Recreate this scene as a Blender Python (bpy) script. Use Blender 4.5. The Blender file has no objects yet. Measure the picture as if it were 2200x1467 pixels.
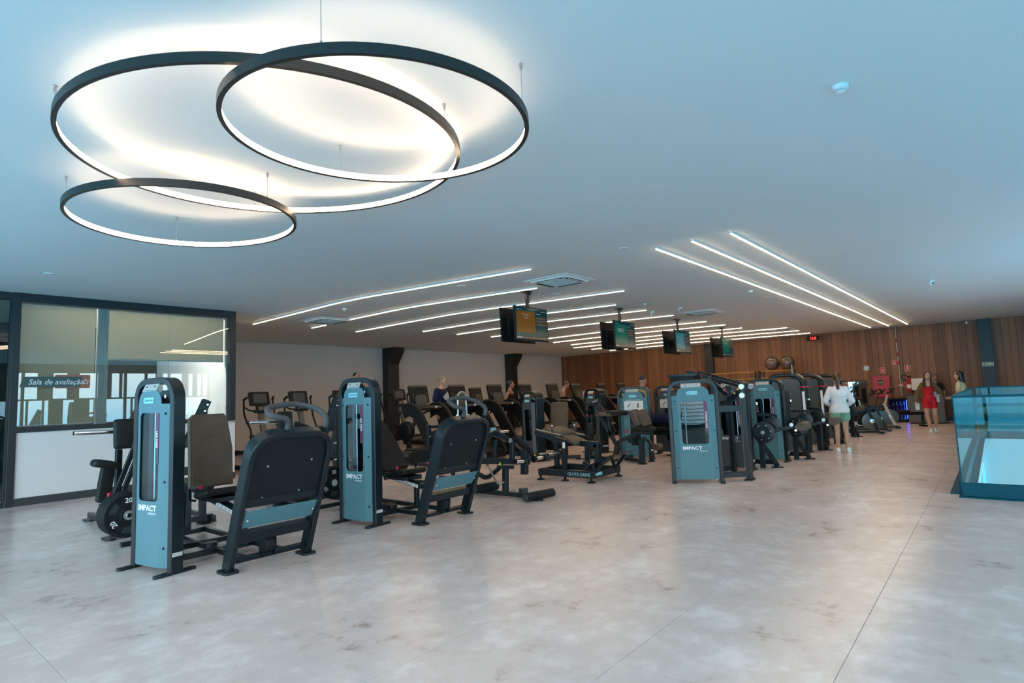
import bpy, math, random
import numpy as np
from mathutils import Vector, Matrix
random.seed(7)
SC = bpy.context.scene
COL = SC.collection
# ---------------------------------------------------------------- camera
F_PX, CX, CY, H = 1237.93, 1100.0, 733.5, 1.45
CAMH = H
def _vp(A, B):
    v = lambda P: Vector((P[0]-CX, -(P[1]-CY), -F_PX)).normalized()
    a, b = v(A), v(B); z = a.cross(b).normalized(); b = z.cross(a)
    return Matrix((a, b, z))
ROT = _vp((2137, 812), (-391.15, 910.09))      # camera space -> room axes (X along the glass wall, Y towards the white wall)
cam = bpy.data.cameras.new('camera'); camo = bpy.data.objects.new('camera', cam); COL.objects.link(camo)
cam.sensor_fit = 'HORIZONTAL'; cam.sensor_width = 36.0; cam.lens = F_PX*36/2200
cam.clip_start = .05; cam.clip_end = 200
cam.dof.use_dof = True; cam.dof.focus_distance = 6.2; cam.dof.aperture_fstop = 2.8
camo.matrix_world = Matrix.Translation((0, 0, CAMH)) @ ROT.to_4x4()
SC.camera = camo
# ---------------------------------------------------------------- exposure, sky, daylight portals
vs = SC.view_settings; vs.view_transform = 'Standard'; vs.look = 'None'; vs.gamma = 1.0; vs.use_curve_mapping = False
vs.exposure = 0.46
SC.cycles.use_denoising = True
SC.cycles.max_bounces = 8; SC.cycles.diffuse_bounces = 4; SC.cycles.glossy_bounces = 4
SC.cycles.transparent_max_bounces = 12; SC.cycles.transmission_bounces = 6
SC.cycles.caustics_reflective = False; SC.cycles.caustics_refractive = False
SC.cycles.sample_clamp_indirect = 6.0
W = bpy.data.worlds.new('sky'); SC.world = W; W.use_nodes = True
nt = W.node_tree; nt.nodes.clear()
n_out = nt.nodes.new('ShaderNodeOutputWorld'); n_bg = nt.nodes.new('ShaderNodeBackground')
n_tc = nt.nodes.new('ShaderNodeTexCoord'); n_sep = nt.nodes.new('ShaderNodeSeparateXYZ'); n_rmp = nt.nodes.new('ShaderNodeValToRGB')
n_map = nt.nodes.new('ShaderNodeMapRange'); n_map.inputs[1].default_value = -1; n_map.inputs[2].default_value = 1
nt.links.new(n_tc.outputs['Generated'], n_sep.inputs[0]); nt.links.new(n_sep.outputs['Z'], n_map.inputs[0])
nt.links.new(n_map.outputs[0], n_rmp.inputs[0])
cr = n_rmp.color_ramp
cr.elements[0].position = 0.0; cr.elements[0].color = (.015, .49, .83, 1)
cr.elements[1].position = 1.0; cr.elements[1].color = (.62, .86, 1.0, 1)
e = cr.elements.new(.47); e.color = (.02, .52, .86, 1)
e = cr.elements.new(.53); e.color = (.74, .93, 1.0, 1)
nt.links.new(n_rmp.outputs[0], n_bg.inputs[0]); n_bg.inputs[1].default_value = 5.2
nt.links.new(n_bg.outputs[0], n_out.inputs[0])
def portal(name, loc, rot, sx, sy):
    l = bpy.data.lights.new(name, 'AREA'); l.shape = 'RECTANGLE'; l.size = sx; l.size_y = sy; l.cycles.is_portal = True
    o = bpy.data.objects.new(name, l); COL.objects.link(o); o.location = loc; o.rotation_euler = rot
portal('daylight_portal_side', (3.9, -4.62, 1.7), (math.pi/2, 0, math.pi), 16.2, 3.2)
portal('daylight_portal_stair', (13.7, -4.72, -1.65), (math.pi/2, 0, math.pi), 8.6, .35)
portal('daylight_portal_rear', (-3.62, 3.9, 1.7), (math.pi/2, 0, math.pi/2), 16.6, 3.2)
# ---------------------------------------------------------------- measuring helpers: pixel of the 2200x1467 frame + a real plane -> a point in the room
def _ray(x, y): return ROT @ Vector((x-CX, -(y-CY), -F_PX))
def PZ(x, y, z=0.0):
    d = _ray(x, y); t = (z-H)/d.z; return Vector((d.x*t, d.y*t, z))
def PY(x, y, Y):
    d = _ray(x, y); t = Y/d.y; return Vector((d.x*t, Y, d.z*t+H))
def PX(x, y, X):
    d = _ray(x, y); t = X/d.x; return Vector((X, d.y*t, d.z*t+H))
# ---------------------------------------------------------------- materials
MATS = {}
def mat(name, col, rough=.5, metal=0., spec=.5, emit=None, es=0., noise=0., nscale=8., bump=0., bscale=200., coat=0., randv=0.):
    if name in MATS: return MATS[name]
    m = bpy.data.materials.new(name); m.use_nodes = True; t = m.node_tree; b = t.nodes['Principled BSDF']
    b.inputs['Base Color'].default_value = (*col, 1); b.inputs['Roughness'].default_value = rough
    b.inputs['Metallic'].default_value = metal; b.inputs['Specular IOR Level'].default_value = spec
    if coat: b.inputs['Coat Weight'].default_value = coat; b.inputs['Coat Roughness'].default_value = .15
    if emit: b.inputs['Emission Color'].default_value = (*emit, 1); b.inputs['Emission Strength'].default_value = es
    tc = t.nodes.new('ShaderNodeTexCoord')
    if noise or randv:
        nz = t.nodes.new('ShaderNodeTexNoise'); nz.inputs['Scale'].default_value = nscale; nz.inputs['Detail'].default_value = 5
        t.links.new(tc.outputs['Object'], nz.inputs['Vector'])
        mr = t.nodes.new('ShaderNodeMapRange'); mr.inputs[1].default_value = .25; mr.inputs[2].default_value = .75
        mr.inputs[3].default_value = 1-noise; mr.inputs[4].default_value = 1+noise
        t.links.new(nz.outputs[0], mr.inputs[0])
        vm = t.nodes.new('ShaderNodeVectorMath'); vm.operation = 'SCALE'; vm.inputs[0].default_value = col
        if randv:
            oi = t.nodes.new('ShaderNodeObjectInfo'); r2 = t.nodes.new('ShaderNodeMapRange')
            r2.inputs[3].default_value = 1-randv; r2.inputs[4].default_value = 1+randv
            t.links.new(oi.outputs['Random'], r2.inputs[0]); mu = t.nodes.new('ShaderNodeMath'); mu.operation = 'MULTIPLY'
            t.links.new(r2.outputs[0], mu.inputs[0]); t.links.new(mr.outputs[0], mu.inputs[1]); t.links.new(mu.outputs[0], vm.inputs['Scale'])
        else: t.links.new(mr.outputs[0], vm.inputs['Scale'])
        t.links.new(vm.outputs[0], b.inputs['Base Color'])
    if bump:
        nb = t.nodes.new('ShaderNodeTexNoise'); nb.inputs['Scale'].default_value = bscale; nb.inputs['Detail'].default_value = 3
        t.links.new(tc.outputs['Object'], nb.inputs['Vector']); bp = t.nodes.new('ShaderNodeBump'); bp.inputs['Strength'].default_value = bump
        bp.inputs['Distance'].default_value = .002; t.links.new(nb.outputs[0], bp.inputs['Height']); t.links.new(bp.outputs[0], b.inputs['Normal'])
    MATS[name] = m; return m
def glass(name, tint=(1, 1, 1), ior=1.5, boost=1.0):
    if name in MATS: return MATS[name]
    m = bpy.data.materials.new(name); m.use_nodes = True; t = m.node_tree; t.nodes.clear()
    o = t.nodes.new('ShaderNodeOutputMaterial'); mx = t.nodes.new('ShaderNodeMixShader'); tr = t.nodes.new('ShaderNodeBsdfTransparent')
    gl = t.nodes.new('ShaderNodeBsdfGlossy'); fr = t.nodes.new('ShaderNodeFresnel'); mu = t.nodes.new('ShaderNodeMath'); mu.operation = 'MULTIPLY'; mu.use_clamp = True
    tr.inputs[0].default_value = (*tint, 1); gl.inputs['Roughness'].default_value = 0.0; fr.inputs[0].default_value = ior; mu.inputs[1].default_value = boost
    t.links.new(fr.outputs[0], mu.inputs[0]); t.links.new(mu.outputs[0], mx.inputs[0]); t.links.new(tr.outputs[0], mx.inputs[1]); t.links.new(gl.outputs[0], mx.inputs[2])
    t.links.new(mx.outputs[0], o.inputs[0]); MATS[name] = m; return m
BLACK = mat('black_powder_coat', (.006, .012, .016), .28, spec=.36, bump=.15, bscale=900)
BLACKM = mat('black_matte_plastic', (.008, .009, .010), .5, spec=.2)
RUBBER = mat('black_rubber', (.011, .013, .015), .6, spec=.2, noise=.2, nscale=30)
GREY = mat('grey_metallic_shroud', (.082, .195, .235), .42, spec=.3, noise=.05, nscale=3)
GREYL = mat('light_grey_plate', (.42, .42, .40), .45)
DSHR = mat('charcoal_shroud', (.06, .068, .072), .4)
PAD = mat('black_upholstery', (.015, .015, .014), .5, spec=.2, bump=.2, bscale=300)
PADB = mat('worn_brown_upholstery', (.115, .084, .062), .6, spec=.25, noise=.25, nscale=5, bump=.2, bscale=300)
CHROME = mat('chrome', (.85, .84, .82), .2, 1.0)
STEEL = mat('brushed_steel', (.45, .46, .47), .32, 1.0)
RED = mat('red_anodised', (.55, .02, .06), .35)
YELLOW = mat('yellow_warning', (.75, .55, .02), .5)
WHITE = mat('white_plastic', (.75, .76, .76), .4)
PRINT = mat('white_print', (.85, .87, .88), .5)
PAPER = mat('white_paper', (.72, .72, .70), .7)
DARKG = glass('smoked_glass', (.72, .78, .80), 1.45, .18)
# ---------------------------------------------------------------- mesh builder
def _basis(d, up=None):
    d = Vector(d).normalized()
    up = Vector(up) if up is not None else (Vector((0, 0, 1)) if abs(d.z) < .95 else Vector((0, 1, 0)))
    s = d.cross(up)
    if s.length < 1e-6: s = d.orthogonal()
    s.normalize(); return d, s, s.cross(d).normalized()
def fillet(pts, r, n=5, closed=False):
    pts = [Vector(p) for p in pts]; out = []
    N = len(pts)
    for i, p in enumerate(pts):
        if not closed and i in (0, N-1): out.append(p); continue
        a, b = pts[i-1], pts[(i+1) % N]; da, db = (a-p), (b-p); la, lb = da.length, db.length
        rr = min(r, la*.48, lb*.48); p0 = p+da/la*rr; p1 = p+db/lb*rr
        for k in range(n+1):
            t = k/n; out.append(p0*(1-t)**2+p*2*t*(1-t)+p1*t*t)
    return out
def rrect(x0, z0, x1, z1, r, n=4):
    """rounded rectangle outline; r = radius or (bl, br, tr, tl)"""
    rs = (r,)*4 if not isinstance(r, (tuple, list)) else r; P = []
    for (cx, cz, a0), q in zip(((x0, z0, 180), (x1, z0, 270), (x1, z1, 0), (x0, z1, 90)), rs):
        sx = 1 if cx == x0 else -1; sz = 1 if cz == z0 else -1
        for k in range(n+1):
            a = math.radians(a0+90*k/n); P.append((cx+sx*q+q*math.cos(a), cz+sz*q+q*math.sin(a)))
    return P
class MB:
    def __init__(s): s.v = []; s.f = []
    def add(s, v, f):
        o = len(s.v); s.v += [Vector(p) for p in v]; s.f += [tuple(i+o for i in q) for q in f]; return s
    def box(s, c, size, rot=None, b=.004):
        hx, hy, hz = (q/2 for q in size); b = min(b, hx*.45, hy*.45, hz*.45); c = Vector(c); V = []; idx = {}
        for sx in (-1, 1):
            for sy in (-1, 1):
                for sz in (-1, 1):
                    for ax in range(3):
                        p = [sx*(hx-(ax != 0)*b), sy*(hy-(ax != 1)*b), sz*(hz-(ax != 2)*b)]
                        idx[(sx, sy, sz, ax)] = len(V); V.append(Vector(p))
        Fc = []
        for ax in range(3):
            u, w = [a for a in range(3) if a != ax]
            for sg in (-1, 1):
                q = []
                for a, bb in ((-1, -1), (1, -1), (1, 1), (-1, 1)):
                    k = [0, 0, 0]; k[ax] = sg; k[u] = a; k[w] = bb; q.append(idx[(*k, ax)])
                Fc.append(q)
            for a in (-1, 1):
                for bb in (-1, 1):
                    k0 = [0, 0, 0]; k1 = [0, 0, 0]; k0[ax] = -1; k1[ax] = 1; k0[u] = k1[u] = a; k0[w] = k1[w] = bb
                    Fc.append([idx[(*k0, u)], idx[(*k1, u)], idx[(*k1, w)], idx[(*k0, w)]])
        for sx in (-1, 1):
            for sy in (-1, 1):
                for sz in (-1, 1): Fc.append([idx[(sx, sy, sz, 0)], idx[(sx, sy, sz, 1)], idx[(sx, sy, sz, 2)]])
        if rot is not None: V = [rot @ p for p in V]
        return s.add([p+c for p in V], Fc)
    def bar(s, p, q, w=.06, h=.06, up=None, b=.005, ext=0.):
        p, q = Vector(p), Vector(q); d, sd, u = _basis(q-p, up); L = (q-p).length+2*ext
        return s.box((p+q)/2, (L, w, h), Matrix((d, sd, u)).transposed(), b)
    def tube(s, pts, r=.02, n=10, closed=False, caps=True, radii=None):
        pts = [Vector(p) for p in pts]; N = len(pts); V = []; u = None
        for i, p in enumerate(pts):
            if closed: t = (pts[(i+1) % N]-pts[i-1]).normalized()
            else: t = (pts[min(i+1, N-1)]-pts[max(i-1, 0)]).normalized()
            if u is None: _, sd, u = _basis(t)
            else: u = (u-t*u.dot(t)).normalized()
            sd = t.cross(u); rr = radii[i] if radii else r
            V += [p+(u*math.cos(2*math.pi*k/n)+sd*math.sin(2*math.pi*k/n))*rr for k in range(n)]
        Fc = [(i*n+k, i*n+(k+1) % n, ((i+1) % N)*n+(k+1) % n, ((i+1) % N)*n+k) for i in range(N if closed else N-1) for k in range(n)]
        if caps and not closed: Fc += [tuple(range(n-1, -1, -1)), tuple((N-1)*n+k for k in range(n))]
        return s.add(V, Fc)
    def cyl(s, p, q, r, n=16, b=.003):
        p, q = Vector(p), Vector(q); d = (q-p).normalized(); b = min(b, (q-p).length*.3, r*.4)
        return s.tube([p, p+d*b, q-d*b, q], n=n, radii=[r-b, r, r, r-b])
    def lathe(s, prof, c=(0, 0, 0), axis=(0, 0, 1), n=20):
        d, sd, u = _basis(axis); c = Vector(c); V = []
        for (r, z) in prof: V += [c+d*z+(u*math.cos(2*math.pi*k/n)+sd*math.sin(2*math.pi*k/n))*max(r, 1e-4) for k in range(n)]
        m = len(prof); Fc = [(i*n+k, i*n+(k+1) % n, (i+1)*n+(k+1) % n, (i+1)*n+k) for i in range(m-1) for k in range(n)]
        Fc += [tuple(range(n-1, -1, -1)), tuple((m-1)*n+k for k in range(n))]
        return s.add(V, Fc)
    def prism(s, poly, o, u, v, t, hole=None, b=0.):
        """polygon (a,b) in plane o+a*u+b*v extruded by vector t; optional hole with as many points"""
        o, u, v, t = Vector(o), Vector(u), Vector(v), Vector(t); P = [o+u*a+v*c for a, c in poly]; n = len(P)
        if hole is None:
            V = P+[p+t for p in P]
            return s.add(V, [tuple(range(n-1, -1, -1)), tuple(range(n, 2*n))]+[(i, (i+1) % n, n+(i+1) % n, n+i) for i in range(n)])
        Q = [o+u*a+v*c for a, c in hole]; V = P+Q+[p+t for p in P]+[p+t for p in Q]; Fc = []
        for i in range(n):
            j = (i+1) % n
            Fc += [(i, j, n+j, n+i), (2*n+j, 2*n+i, 3*n+i, 3*n+j), (j, i, 2*n+i, 2*n+j), (n+i, n+j, 3*n+j, 3*n+i)]
        return s.add(V, Fc)
    def sweep(s, pts, nrm, w, d, closed=False, b=.006):
        """rectangular tube of in-plane thickness w and depth d along a planar path"""
        pts = [Vector(p) for p in pts]; nrm = Vector(nrm).normalized(); N = len(pts); V = []
        sec = [(-w/2+b, -d/2), (w/2-b, -d/2), (w/2, -d/2+b), (w/2, d/2-b), (w/2-b, d/2), (-w/2+b, d/2), (-w/2, d/2-b), (-w/2, -d/2+b)]
        for i, p in enumerate(pts):
            if closed: a, c = pts[i-1], pts[(i+1) % N]
            else: a, c = pts[max(i-1, 0)], pts[min(i+1, N-1)]
            t = (c-a).normalized(); sd = nrm.cross(t).normalized(); k = 1.0
            V += [p+sd*x*k+nrm*y for x, y in sec]
        m = 8; Fc = [(i*m+k, i*m+(k+1) % m, ((i+1) % N)*m+(k+1) % m, ((i+1) % N)*m+k) for i in range(N if closed else N-1) for k in range(m)]
        if not closed: Fc += [tuple(range(m-1, -1, -1)), tuple((N-1)*m+k for k in range(m))]
        return s.add(V, Fc)
    def cushion(s, c, size, rot=None, r=.03, n=3):
        """padded slab: rounded box (superellipse-ish) of x,y,z size, thin axis z"""
        X, Y, Z = (q/2 for q in size); c = Vector(c); r = min(r, Z*.98, X*.6, Y*.6); V = []; rings = []
        for k in range(2*n+1):
            a = -math.pi/2+math.pi*k/(2*n); ins = r*(1-math.cos(a)); z = (Z-r)*(1 if a > 0 else -1 if a < 0 else 0)+r*math.sin(a)
            rings.append((ins, z))
        rings = [(r*1.0+min(X, Y)*.35, -Z)]+rings+[(r+min(X, Y)*.35, Z+.004)]
        rc = min(X, Y)*.3
        m = None
        for ins, z in rings:
            P = rrect(-X+ins, -Y+ins, X-ins, Y-ins, max(.004, min(rc, min(X, Y)-ins)*.9 if ins < min(X, Y)*.3 else (min(X, Y)-ins)*.5), 3); m = len(P)
            V += [Vector((a, b_, z)) for a, b_ in P]
        N = len(rings); Fc = [(i*m+k, i*m+(k+1) % m, (i+1)*m+(k+1) % m, (i+1)*m+k) for i in range(N-1) for k in range(m)]
        Fc += [tuple(range(m-1, -1, -1)), tuple((N-1)*m+k for k in range(m))]
        if rot is not None: V = [rot @ p for p in V]
        return s.add([p+c for p in V], Fc)
    def mesh(s, name, origin=None, ang=35):
        me = bpy.data.meshes.new(name); o = Vector(origin) if origin is not None else Vector((0, 0, 0))
        me.from_pydata([tuple(p-o) for p in s.v], [], s.f); me.validate(); 
        import bmesh
        bm = bmesh.new(); bm.from_mesh(me); bmesh.ops.recalc_face_normals(bm, faces=bm.faces); bm.to_mesh(me); bm.free()
        me.polygons.foreach_set('use_smooth', [True]*len(me.polygons)); me.set_sharp_from_angle(angle=math.radians(ang)); return me
    def build(s, name, m, parent=None, ang=35, label=None):
        """vertices are given in the parent thing's frame (parent 'world' things keep room coordinates through their stored origin)"""
        org = None
        if parent is not None:
            org = Vector(parent['_org']) if '_org' in parent else None
        me = s.mesh(name, org, ang); me.materials.append(m)
        ob = bpy.data.objects.new(name, me); COL.objects.link(ob)
        if parent is not None:
            ob.parent = parent
            if org is not None: ob['_org'] = tuple(org)
        if label: ob['label'] = label
        return ob
def thing(name, label, cat, loc=(0, 0, 0), rotz=0., group=None, world=False):
    """an Empty at the thing's base; world=True: its parts are written in room coordinates"""
    o = bpy.data.objects.new(name, None); COL.objects.link(o); o.empty_display_size = .1
    o.location = loc; o.rotation_euler = (0, 0, rotz); o['label'] = label; o['category'] = cat
    if group: o['group'] = group
    if world: o['_org'] = tuple(loc)
    return o
def tag(o, label=None, cat=None, group=None, kind=None):
    for k, v in (('label', label), ('category', cat), ('group', group), ('kind', kind)):
        if v: o[k] = v
    return o
def struct(name, mb, m, label=None, parent=None):
    o = mb.build(name, m, parent)
    if parent is None: o['kind'] = 'structure'; o['label'] = label; o['category'] = name.split('_')[0]
    return o
def copy_tree(o, parent=None, loc=None, rotz=None, label=None):
    c = o.copy(); COL.objects.link(c); c.parent = parent
    if loc is not None: c.location = loc
    if rotz is not None: c.rotation_euler = (0, 0, rotz)
    if label: c['label'] = label
    for ch in o.children: copy_tree(ch, c)
    return c
def lettering(text, size, o, u, v, m, parent, ext=.0008, align='LEFT', bold=0., sx=1.0, name='lettering', shear=0.):
    """flat raised print; o origin, u text direction, v up direction (in parent's frame)"""
    cu = bpy.data.curves.new(name, 'FONT'); cu.body = text; cu.size = size; cu.extrude = ext; cu.align_x = align; cu.offset = bold; cu.shear = shear
    cu.resolution_u = 2
    cu.materials.append(m); ob = bpy.data.objects.new(name, cu); COL.objects.link(ob)
    u, v = Vector(u).normalized(), Vector(v).normalized(); w = u.cross(v); o = Vector(o)
    if parent is not None and '_org' in parent: o = o-Vector(parent['_org'])
    me = bpy.data.meshes.new_from_object(ob); me.name = name; bpy.data.objects.remove(ob); ob = bpy.data.objects.new(name, me); COL.objects.link(ob)
    ob.matrix_local = Matrix.Translation(o) @ Matrix((u*sx, v, w)).transposed().to_4x4()
    ob.parent = parent; return ob
UP = Vector((0, 0, 1))
# ================================================================ the room
CEIL = 3.48; XW = 25.6; YB = 17.87; YG = 12.27
def floor_mat():
    m = bpy.data.materials.new('mottled_vinyl_floor'); m.use_nodes = True; t = m.node_tree; b = t.nodes['Principled BSDF']
    g = t.nodes.new('ShaderNodeNewGeometry'); L = t.links.new
    def nz(scale, det, rough, dist=0.):
        n = t.nodes.new('ShaderNodeTexNoise'); n.inputs['Scale'].default_value = scale; n.inputs['Detail'].default_value = det; n.inputs['Roughness'].default_value = rough; n.inputs['Distortion'].default_value = dist
        L(g.outputs['Position'], n.inputs['Vector']); return n
    n1 = nz(1.1, 4, .55); n2 = nz(7, 8, .68, .3); n3 = nz(2.6, 5, .6)
    sm = t.nodes.new('ShaderNodeMath'); sm.operation = 'MULTIPLY_ADD'; sm.inputs[1].default_value = .5; L(n1.outputs[0], sm.inputs[0])
    sm2 = t.nodes.new('ShaderNodeMath'); sm2.operation = 'MULTIPLY_ADD'; sm2.inputs[1].default_value = .45; L(n2.outputs[0], sm2.inputs[0])
    sm3 = t.nodes.new('ShaderNodeMath'); sm3.operation = 'MULTIPLY'; sm3.inputs[1].default_value = .45; L(n3.outputs[0], sm3.inputs[0])
    L(sm3.outputs[0], sm2.inputs[2]); L(sm2.outputs[0], sm.inputs[2])
    r1 = t.nodes.new('ShaderNodeValToRGB'); ce = r1.color_ramp; ce.interpolation = 'EASE'
    ce.elements[0].position = .46; ce.elements[0].color = (.36, .245, .205, 1); ce.elements[1].position = .92; ce.elements[1].color = (.88, .76, .73, 1)
    q = ce.elements.new(.64); q.color = (.69, .555, .51, 1)
    L(sm.outputs[0], r1.inputs[0]); L(r1.outputs[0], b.inputs['Base Color'])
    b.inputs['Roughness'].default_value = .24; b.inputs['Specular IOR Level'].default_value = .45
    return m
FLOOR = floor_mat()
FGAP = mat('floor_joint', (.16, .13, .12), .8)
def wood_mat():
    m = bpy.data.materials.new('walnut_plank'); m.use_nodes = True; t = m.node_tree; b = t.nodes['Principled BSDF']; L = t.links.new
    g = t.nodes.new('ShaderNodeNewGeometry'); mp = t.nodes.new('ShaderNodeMapping'); mp.inputs['Scale'].default_value = (1, 26, .55)
    L(g.outputs['Position'], mp.inputs[0]); nz = t.nodes.new('ShaderNodeTexNoise'); nz.inputs['Scale'].default_value = 1.4; nz.inputs['Detail'].default_value = 6; nz.inputs['Distortion'].default_value = .6
    oi = t.nodes.new('ShaderNodeObjectInfo'); L(mp.outputs[0], nz.inputs['Vector'])
    ad = t.nodes.new('ShaderNodeMath'); ad.operation = 'MULTIPLY_ADD'; ad.inputs[1].default_value = .34; L(oi.outputs['Random'], ad.inputs[0])
    s = t.nodes.new('ShaderNodeMath'); s.operation = 'MULTIPLY'; s.inputs[1].default_value = .8; L(nz.outputs[0], s.inputs[0]); L(s.outputs[0], ad.inputs[2])
    r = t.nodes.new('ShaderNodeValToRGB'); r.color_ramp.elements[0].position = .25; r.color_ramp.elements[0].color = (.11, .042, .018, 1)
    r.color_ramp.elements[1].position = .85; r.color_ramp.elements[1].color = (.32, .135, .056, 1)
    L(ad.outputs[0], r.inputs[0]); L(r.outputs[0], b.inputs['Base Color']); b.inputs['Roughness'].default_value = .5
    return m
WOOD = wood_mat()
CEILM = mat('white_ceiling_paint', (.64, .69, .705), .85, noise=.015, nscale=.7)
WALLM = mat('white_wall_paint', (.72, .68, .645), .8, noise=.02, nscale=.8)
WALLW = mat('satin_white_panel', (.74, .72, .72), .6)
DARK = mat('dark_painted_steel', (.010, .014, .018), .42)
SKIRT = mat('dark_grey_skirting', (.035, .04, .042), .5)
# floor slab with the stair opening (X > 9.3, Y < .40 up to X 18.1)
VX0, VX1, VY = 9.33, 18.15, .36
fb = MB()
for x0, x1, y0, y1 in ((-5, VX0, -4.5, YB), (VX0, VX1, VY, YB), (VX1, XW, -4.5, YB)):
    fb.box(((x0+x1)/2, (y0+y1)/2, -.105), (x1-x0, y1-y0, .20), b=.0001)
floor = struct('floor', fb, FGAP, 'mottled greige vinyl floor of the gym')
TS = .96; tx0, ty0 = 2.86-.96*8, .74-.96*5
tb = MB().box((0, 0, -.0025), (TS-.0022, TS-.0022, .005), b=.0012); tme = tb.mesh('floor_tile'); tme.materials.append(FLOOR)
tiles = []
for i in range(32):
    for j in range(24):
        cx, cy = tx0+(i+.5)*TS, ty0+(j+.5)*TS
        if cx+TS/2 > XW or cx-TS/2 < -5 or cy-TS/2 < -4.5 or cy+TS/2 > YB: continue
        if cx+TS/2 > VX0-.05 and cx-TS/2 < VX1+.05 and cy-TS/2 < VY+.0: continue
        v = ROT.transposed() @ (Vector((cx, cy, 0))-Vector((0, 0, H)))
        vis = -v.z > .5 and abs(v.x/-v.z) < .98 and abs(v.y/-v.z) < .72
        tiles.append((0 if vis else 1, math.hypot(cx, cy), cx, cy))
tiles.sort()
rest = MB()
for k, (vis, d, cx, cy) in enumerate(tiles):
    if k < 290 and not vis:
        o = bpy.data.objects.new('floor_tile', tme); COL.objects.link(o); o.location = (cx, cy, 0); o.parent = floor
    else: rest.box((cx, cy, -.0025), (TS-.0022, TS-.0022, .005), b=.0012)
# border strips where whole tiles do not fit
ex0 = min(t[2] for t in tiles)-TS/2; ex1 = max(t[2] for t in tiles)+TS/2; ey0 = min(t[3] for t in tiles)-TS/2; ey1 = max(t[3] for t in tiles)+TS/2
def strip(x0, x1, y0, y1):
    if x1-x0 > .004 and y1-y0 > .004: rest.box(((x0+x1)/2, (y0+y1)/2, -.0025), (x1-x0-.002, y1-y0-.002, .005), b=.001)
strip(-5, XW, ey1, YB); strip(ex1, XW, ey0, ey1); strip(-5, ex0, ey0, ey1); strip(-5, VX0, -4.5, ey0); strip(VX1, XW, -4.5, ey0)
gx0 = max(t[2] for t in tiles if t[3] < VY and t[2] < 12)+TS/2; gx1 = min(t[2] for t in tiles if t[3] < VY and t[2] > 12)-TS/2
gy = min(t[3] for t in tiles if 10 < t[2] < 17)-TS/2
strip(gx0, VX0, -4.5, gy); strip(VX1, gx1, -4.5, gy); strip(VX0, VX1, VY, gy)
ro = rest.build('floor_covering', FLOOR, floor); ro['kind'] = 'stuff'
struct('ceiling', MB().box((10.3, 6.7, CEIL+.05), (30.9, 22.6, .10), b=.0001), CEILM, 'flat white plaster ceiling')
# white rear wall and its columns
struct('wall_back', MB().box(((5.6+XW+.2)/2, YB+.06, CEIL/2), (XW+.2-5.6, .12, CEIL), b=.0001), WALLM, 'plain greige wall behind the cardio machines')
struct('baseboard_back', MB().box(((5.6+XW)/2, YB-.008, .06), (XW-5.6, .016, .12), b=.002), SKIRT, 'dark skirting of the greige wall')
for n, x in ((1, 13.72), (2, 20.9)):
    c = MB().box((x+.26, YB-.17, CEIL/2), (.52, .34, CEIL), b=.004)
    c.prism([(0, 0), (.34, 0), (.34, .12), (0, .62)], (x, YB-.34, CEIL), (0, -1, 0), (0, 0, -1), (.52, 0, 0))
    struct('trim_%d' % n, c, DARK, ('dark steel column with bracket behind the ellipticals', 'dark steel column with bracket behind the treadmills')[n-1])
# wood wall of single planks
ww = struct('wall_right', MB().box((XW+.09, (YB-4.5)/2, CEIL/2), (.12, YB+4.5, CEIL), b=.0001), mat('wall_backing', (.03, .015, .01), .8), 'walnut plank feature wall')
PWD = .19; pme = MB().box((0, 0, 0), (.03, PWD-.005, CEIL-.13), b=.002).mesh('plank'); pme.materials.append(WOOD)
for k in range(int((YB+4.5)/PWD)+1):
    o = bpy.data.objects.new('plank', pme); COL.objects.link(o); o.location = (XW+.015, -4.5+(k+.5)*PWD, (CEIL+.12)/2); o.parent = ww
struct('baseboard_right', MB().box((XW+.012, (YB-4.5)/2, .06), (.05, YB+4.5, .118), b=.002), SKIRT, 'dark skirting under the walnut planks')
struct('trim_3', MB().box((XW-.10, 9.72, CEIL/2), (.20, .36, CEIL), b=.004), DARK, 'dark steel column in the middle of the plank wall')
struct('trim_4', MB().box((XW-.10, .13, CEIL/2), (.20, .36, CEIL), b=.004), DARK, 'dark steel column carrying the exit sign')
# glazed assessment room on the left
struct('wall_left', MB().box((3.79, YG+.06, .59), (3.62, .12, 1.18), b=.002), WALLW, 'white lower wall under the glazed partition')
struct('baseboard_left', MB().box((3.78, YG-.012, .062), (3.64, .03, .124), b=.003), SKIRT, 'dark skirting of the glazed partition')
wf = MB(); fy = YG+.05
wf.box((2.02, fy, 1.74), (.105, .16, 3.48), b=.004).box((5.53, fy, 2.33), (.13, .16, 2.30), b=.004)
wf.box((3.77, fy, 3.405), (3.40, .16, .15), b=.004).box((3.77, fy, 1.215), (3.40, .16, .08), b=.004)
win = struct('window_1', wf, DARK, 'large black framed interior window of the assessment room')
GL = glass('partition_glass', (.92, .96, .94), 1.5, 1.9)
for x0, x1 in ((2.075, 3.262), (3.268, 4.318), (4.322, 5.465)):
    MB().box(((x0+x1)/2, YG+.02, 2.29), (x1-x0, .010, 2.075), b=.0005).build('pane', GL, win)
MB().box((5.53, YG-.015, 1.165), (.16, .05, .02), b=.003).build('sill', STEEL, win)
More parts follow.
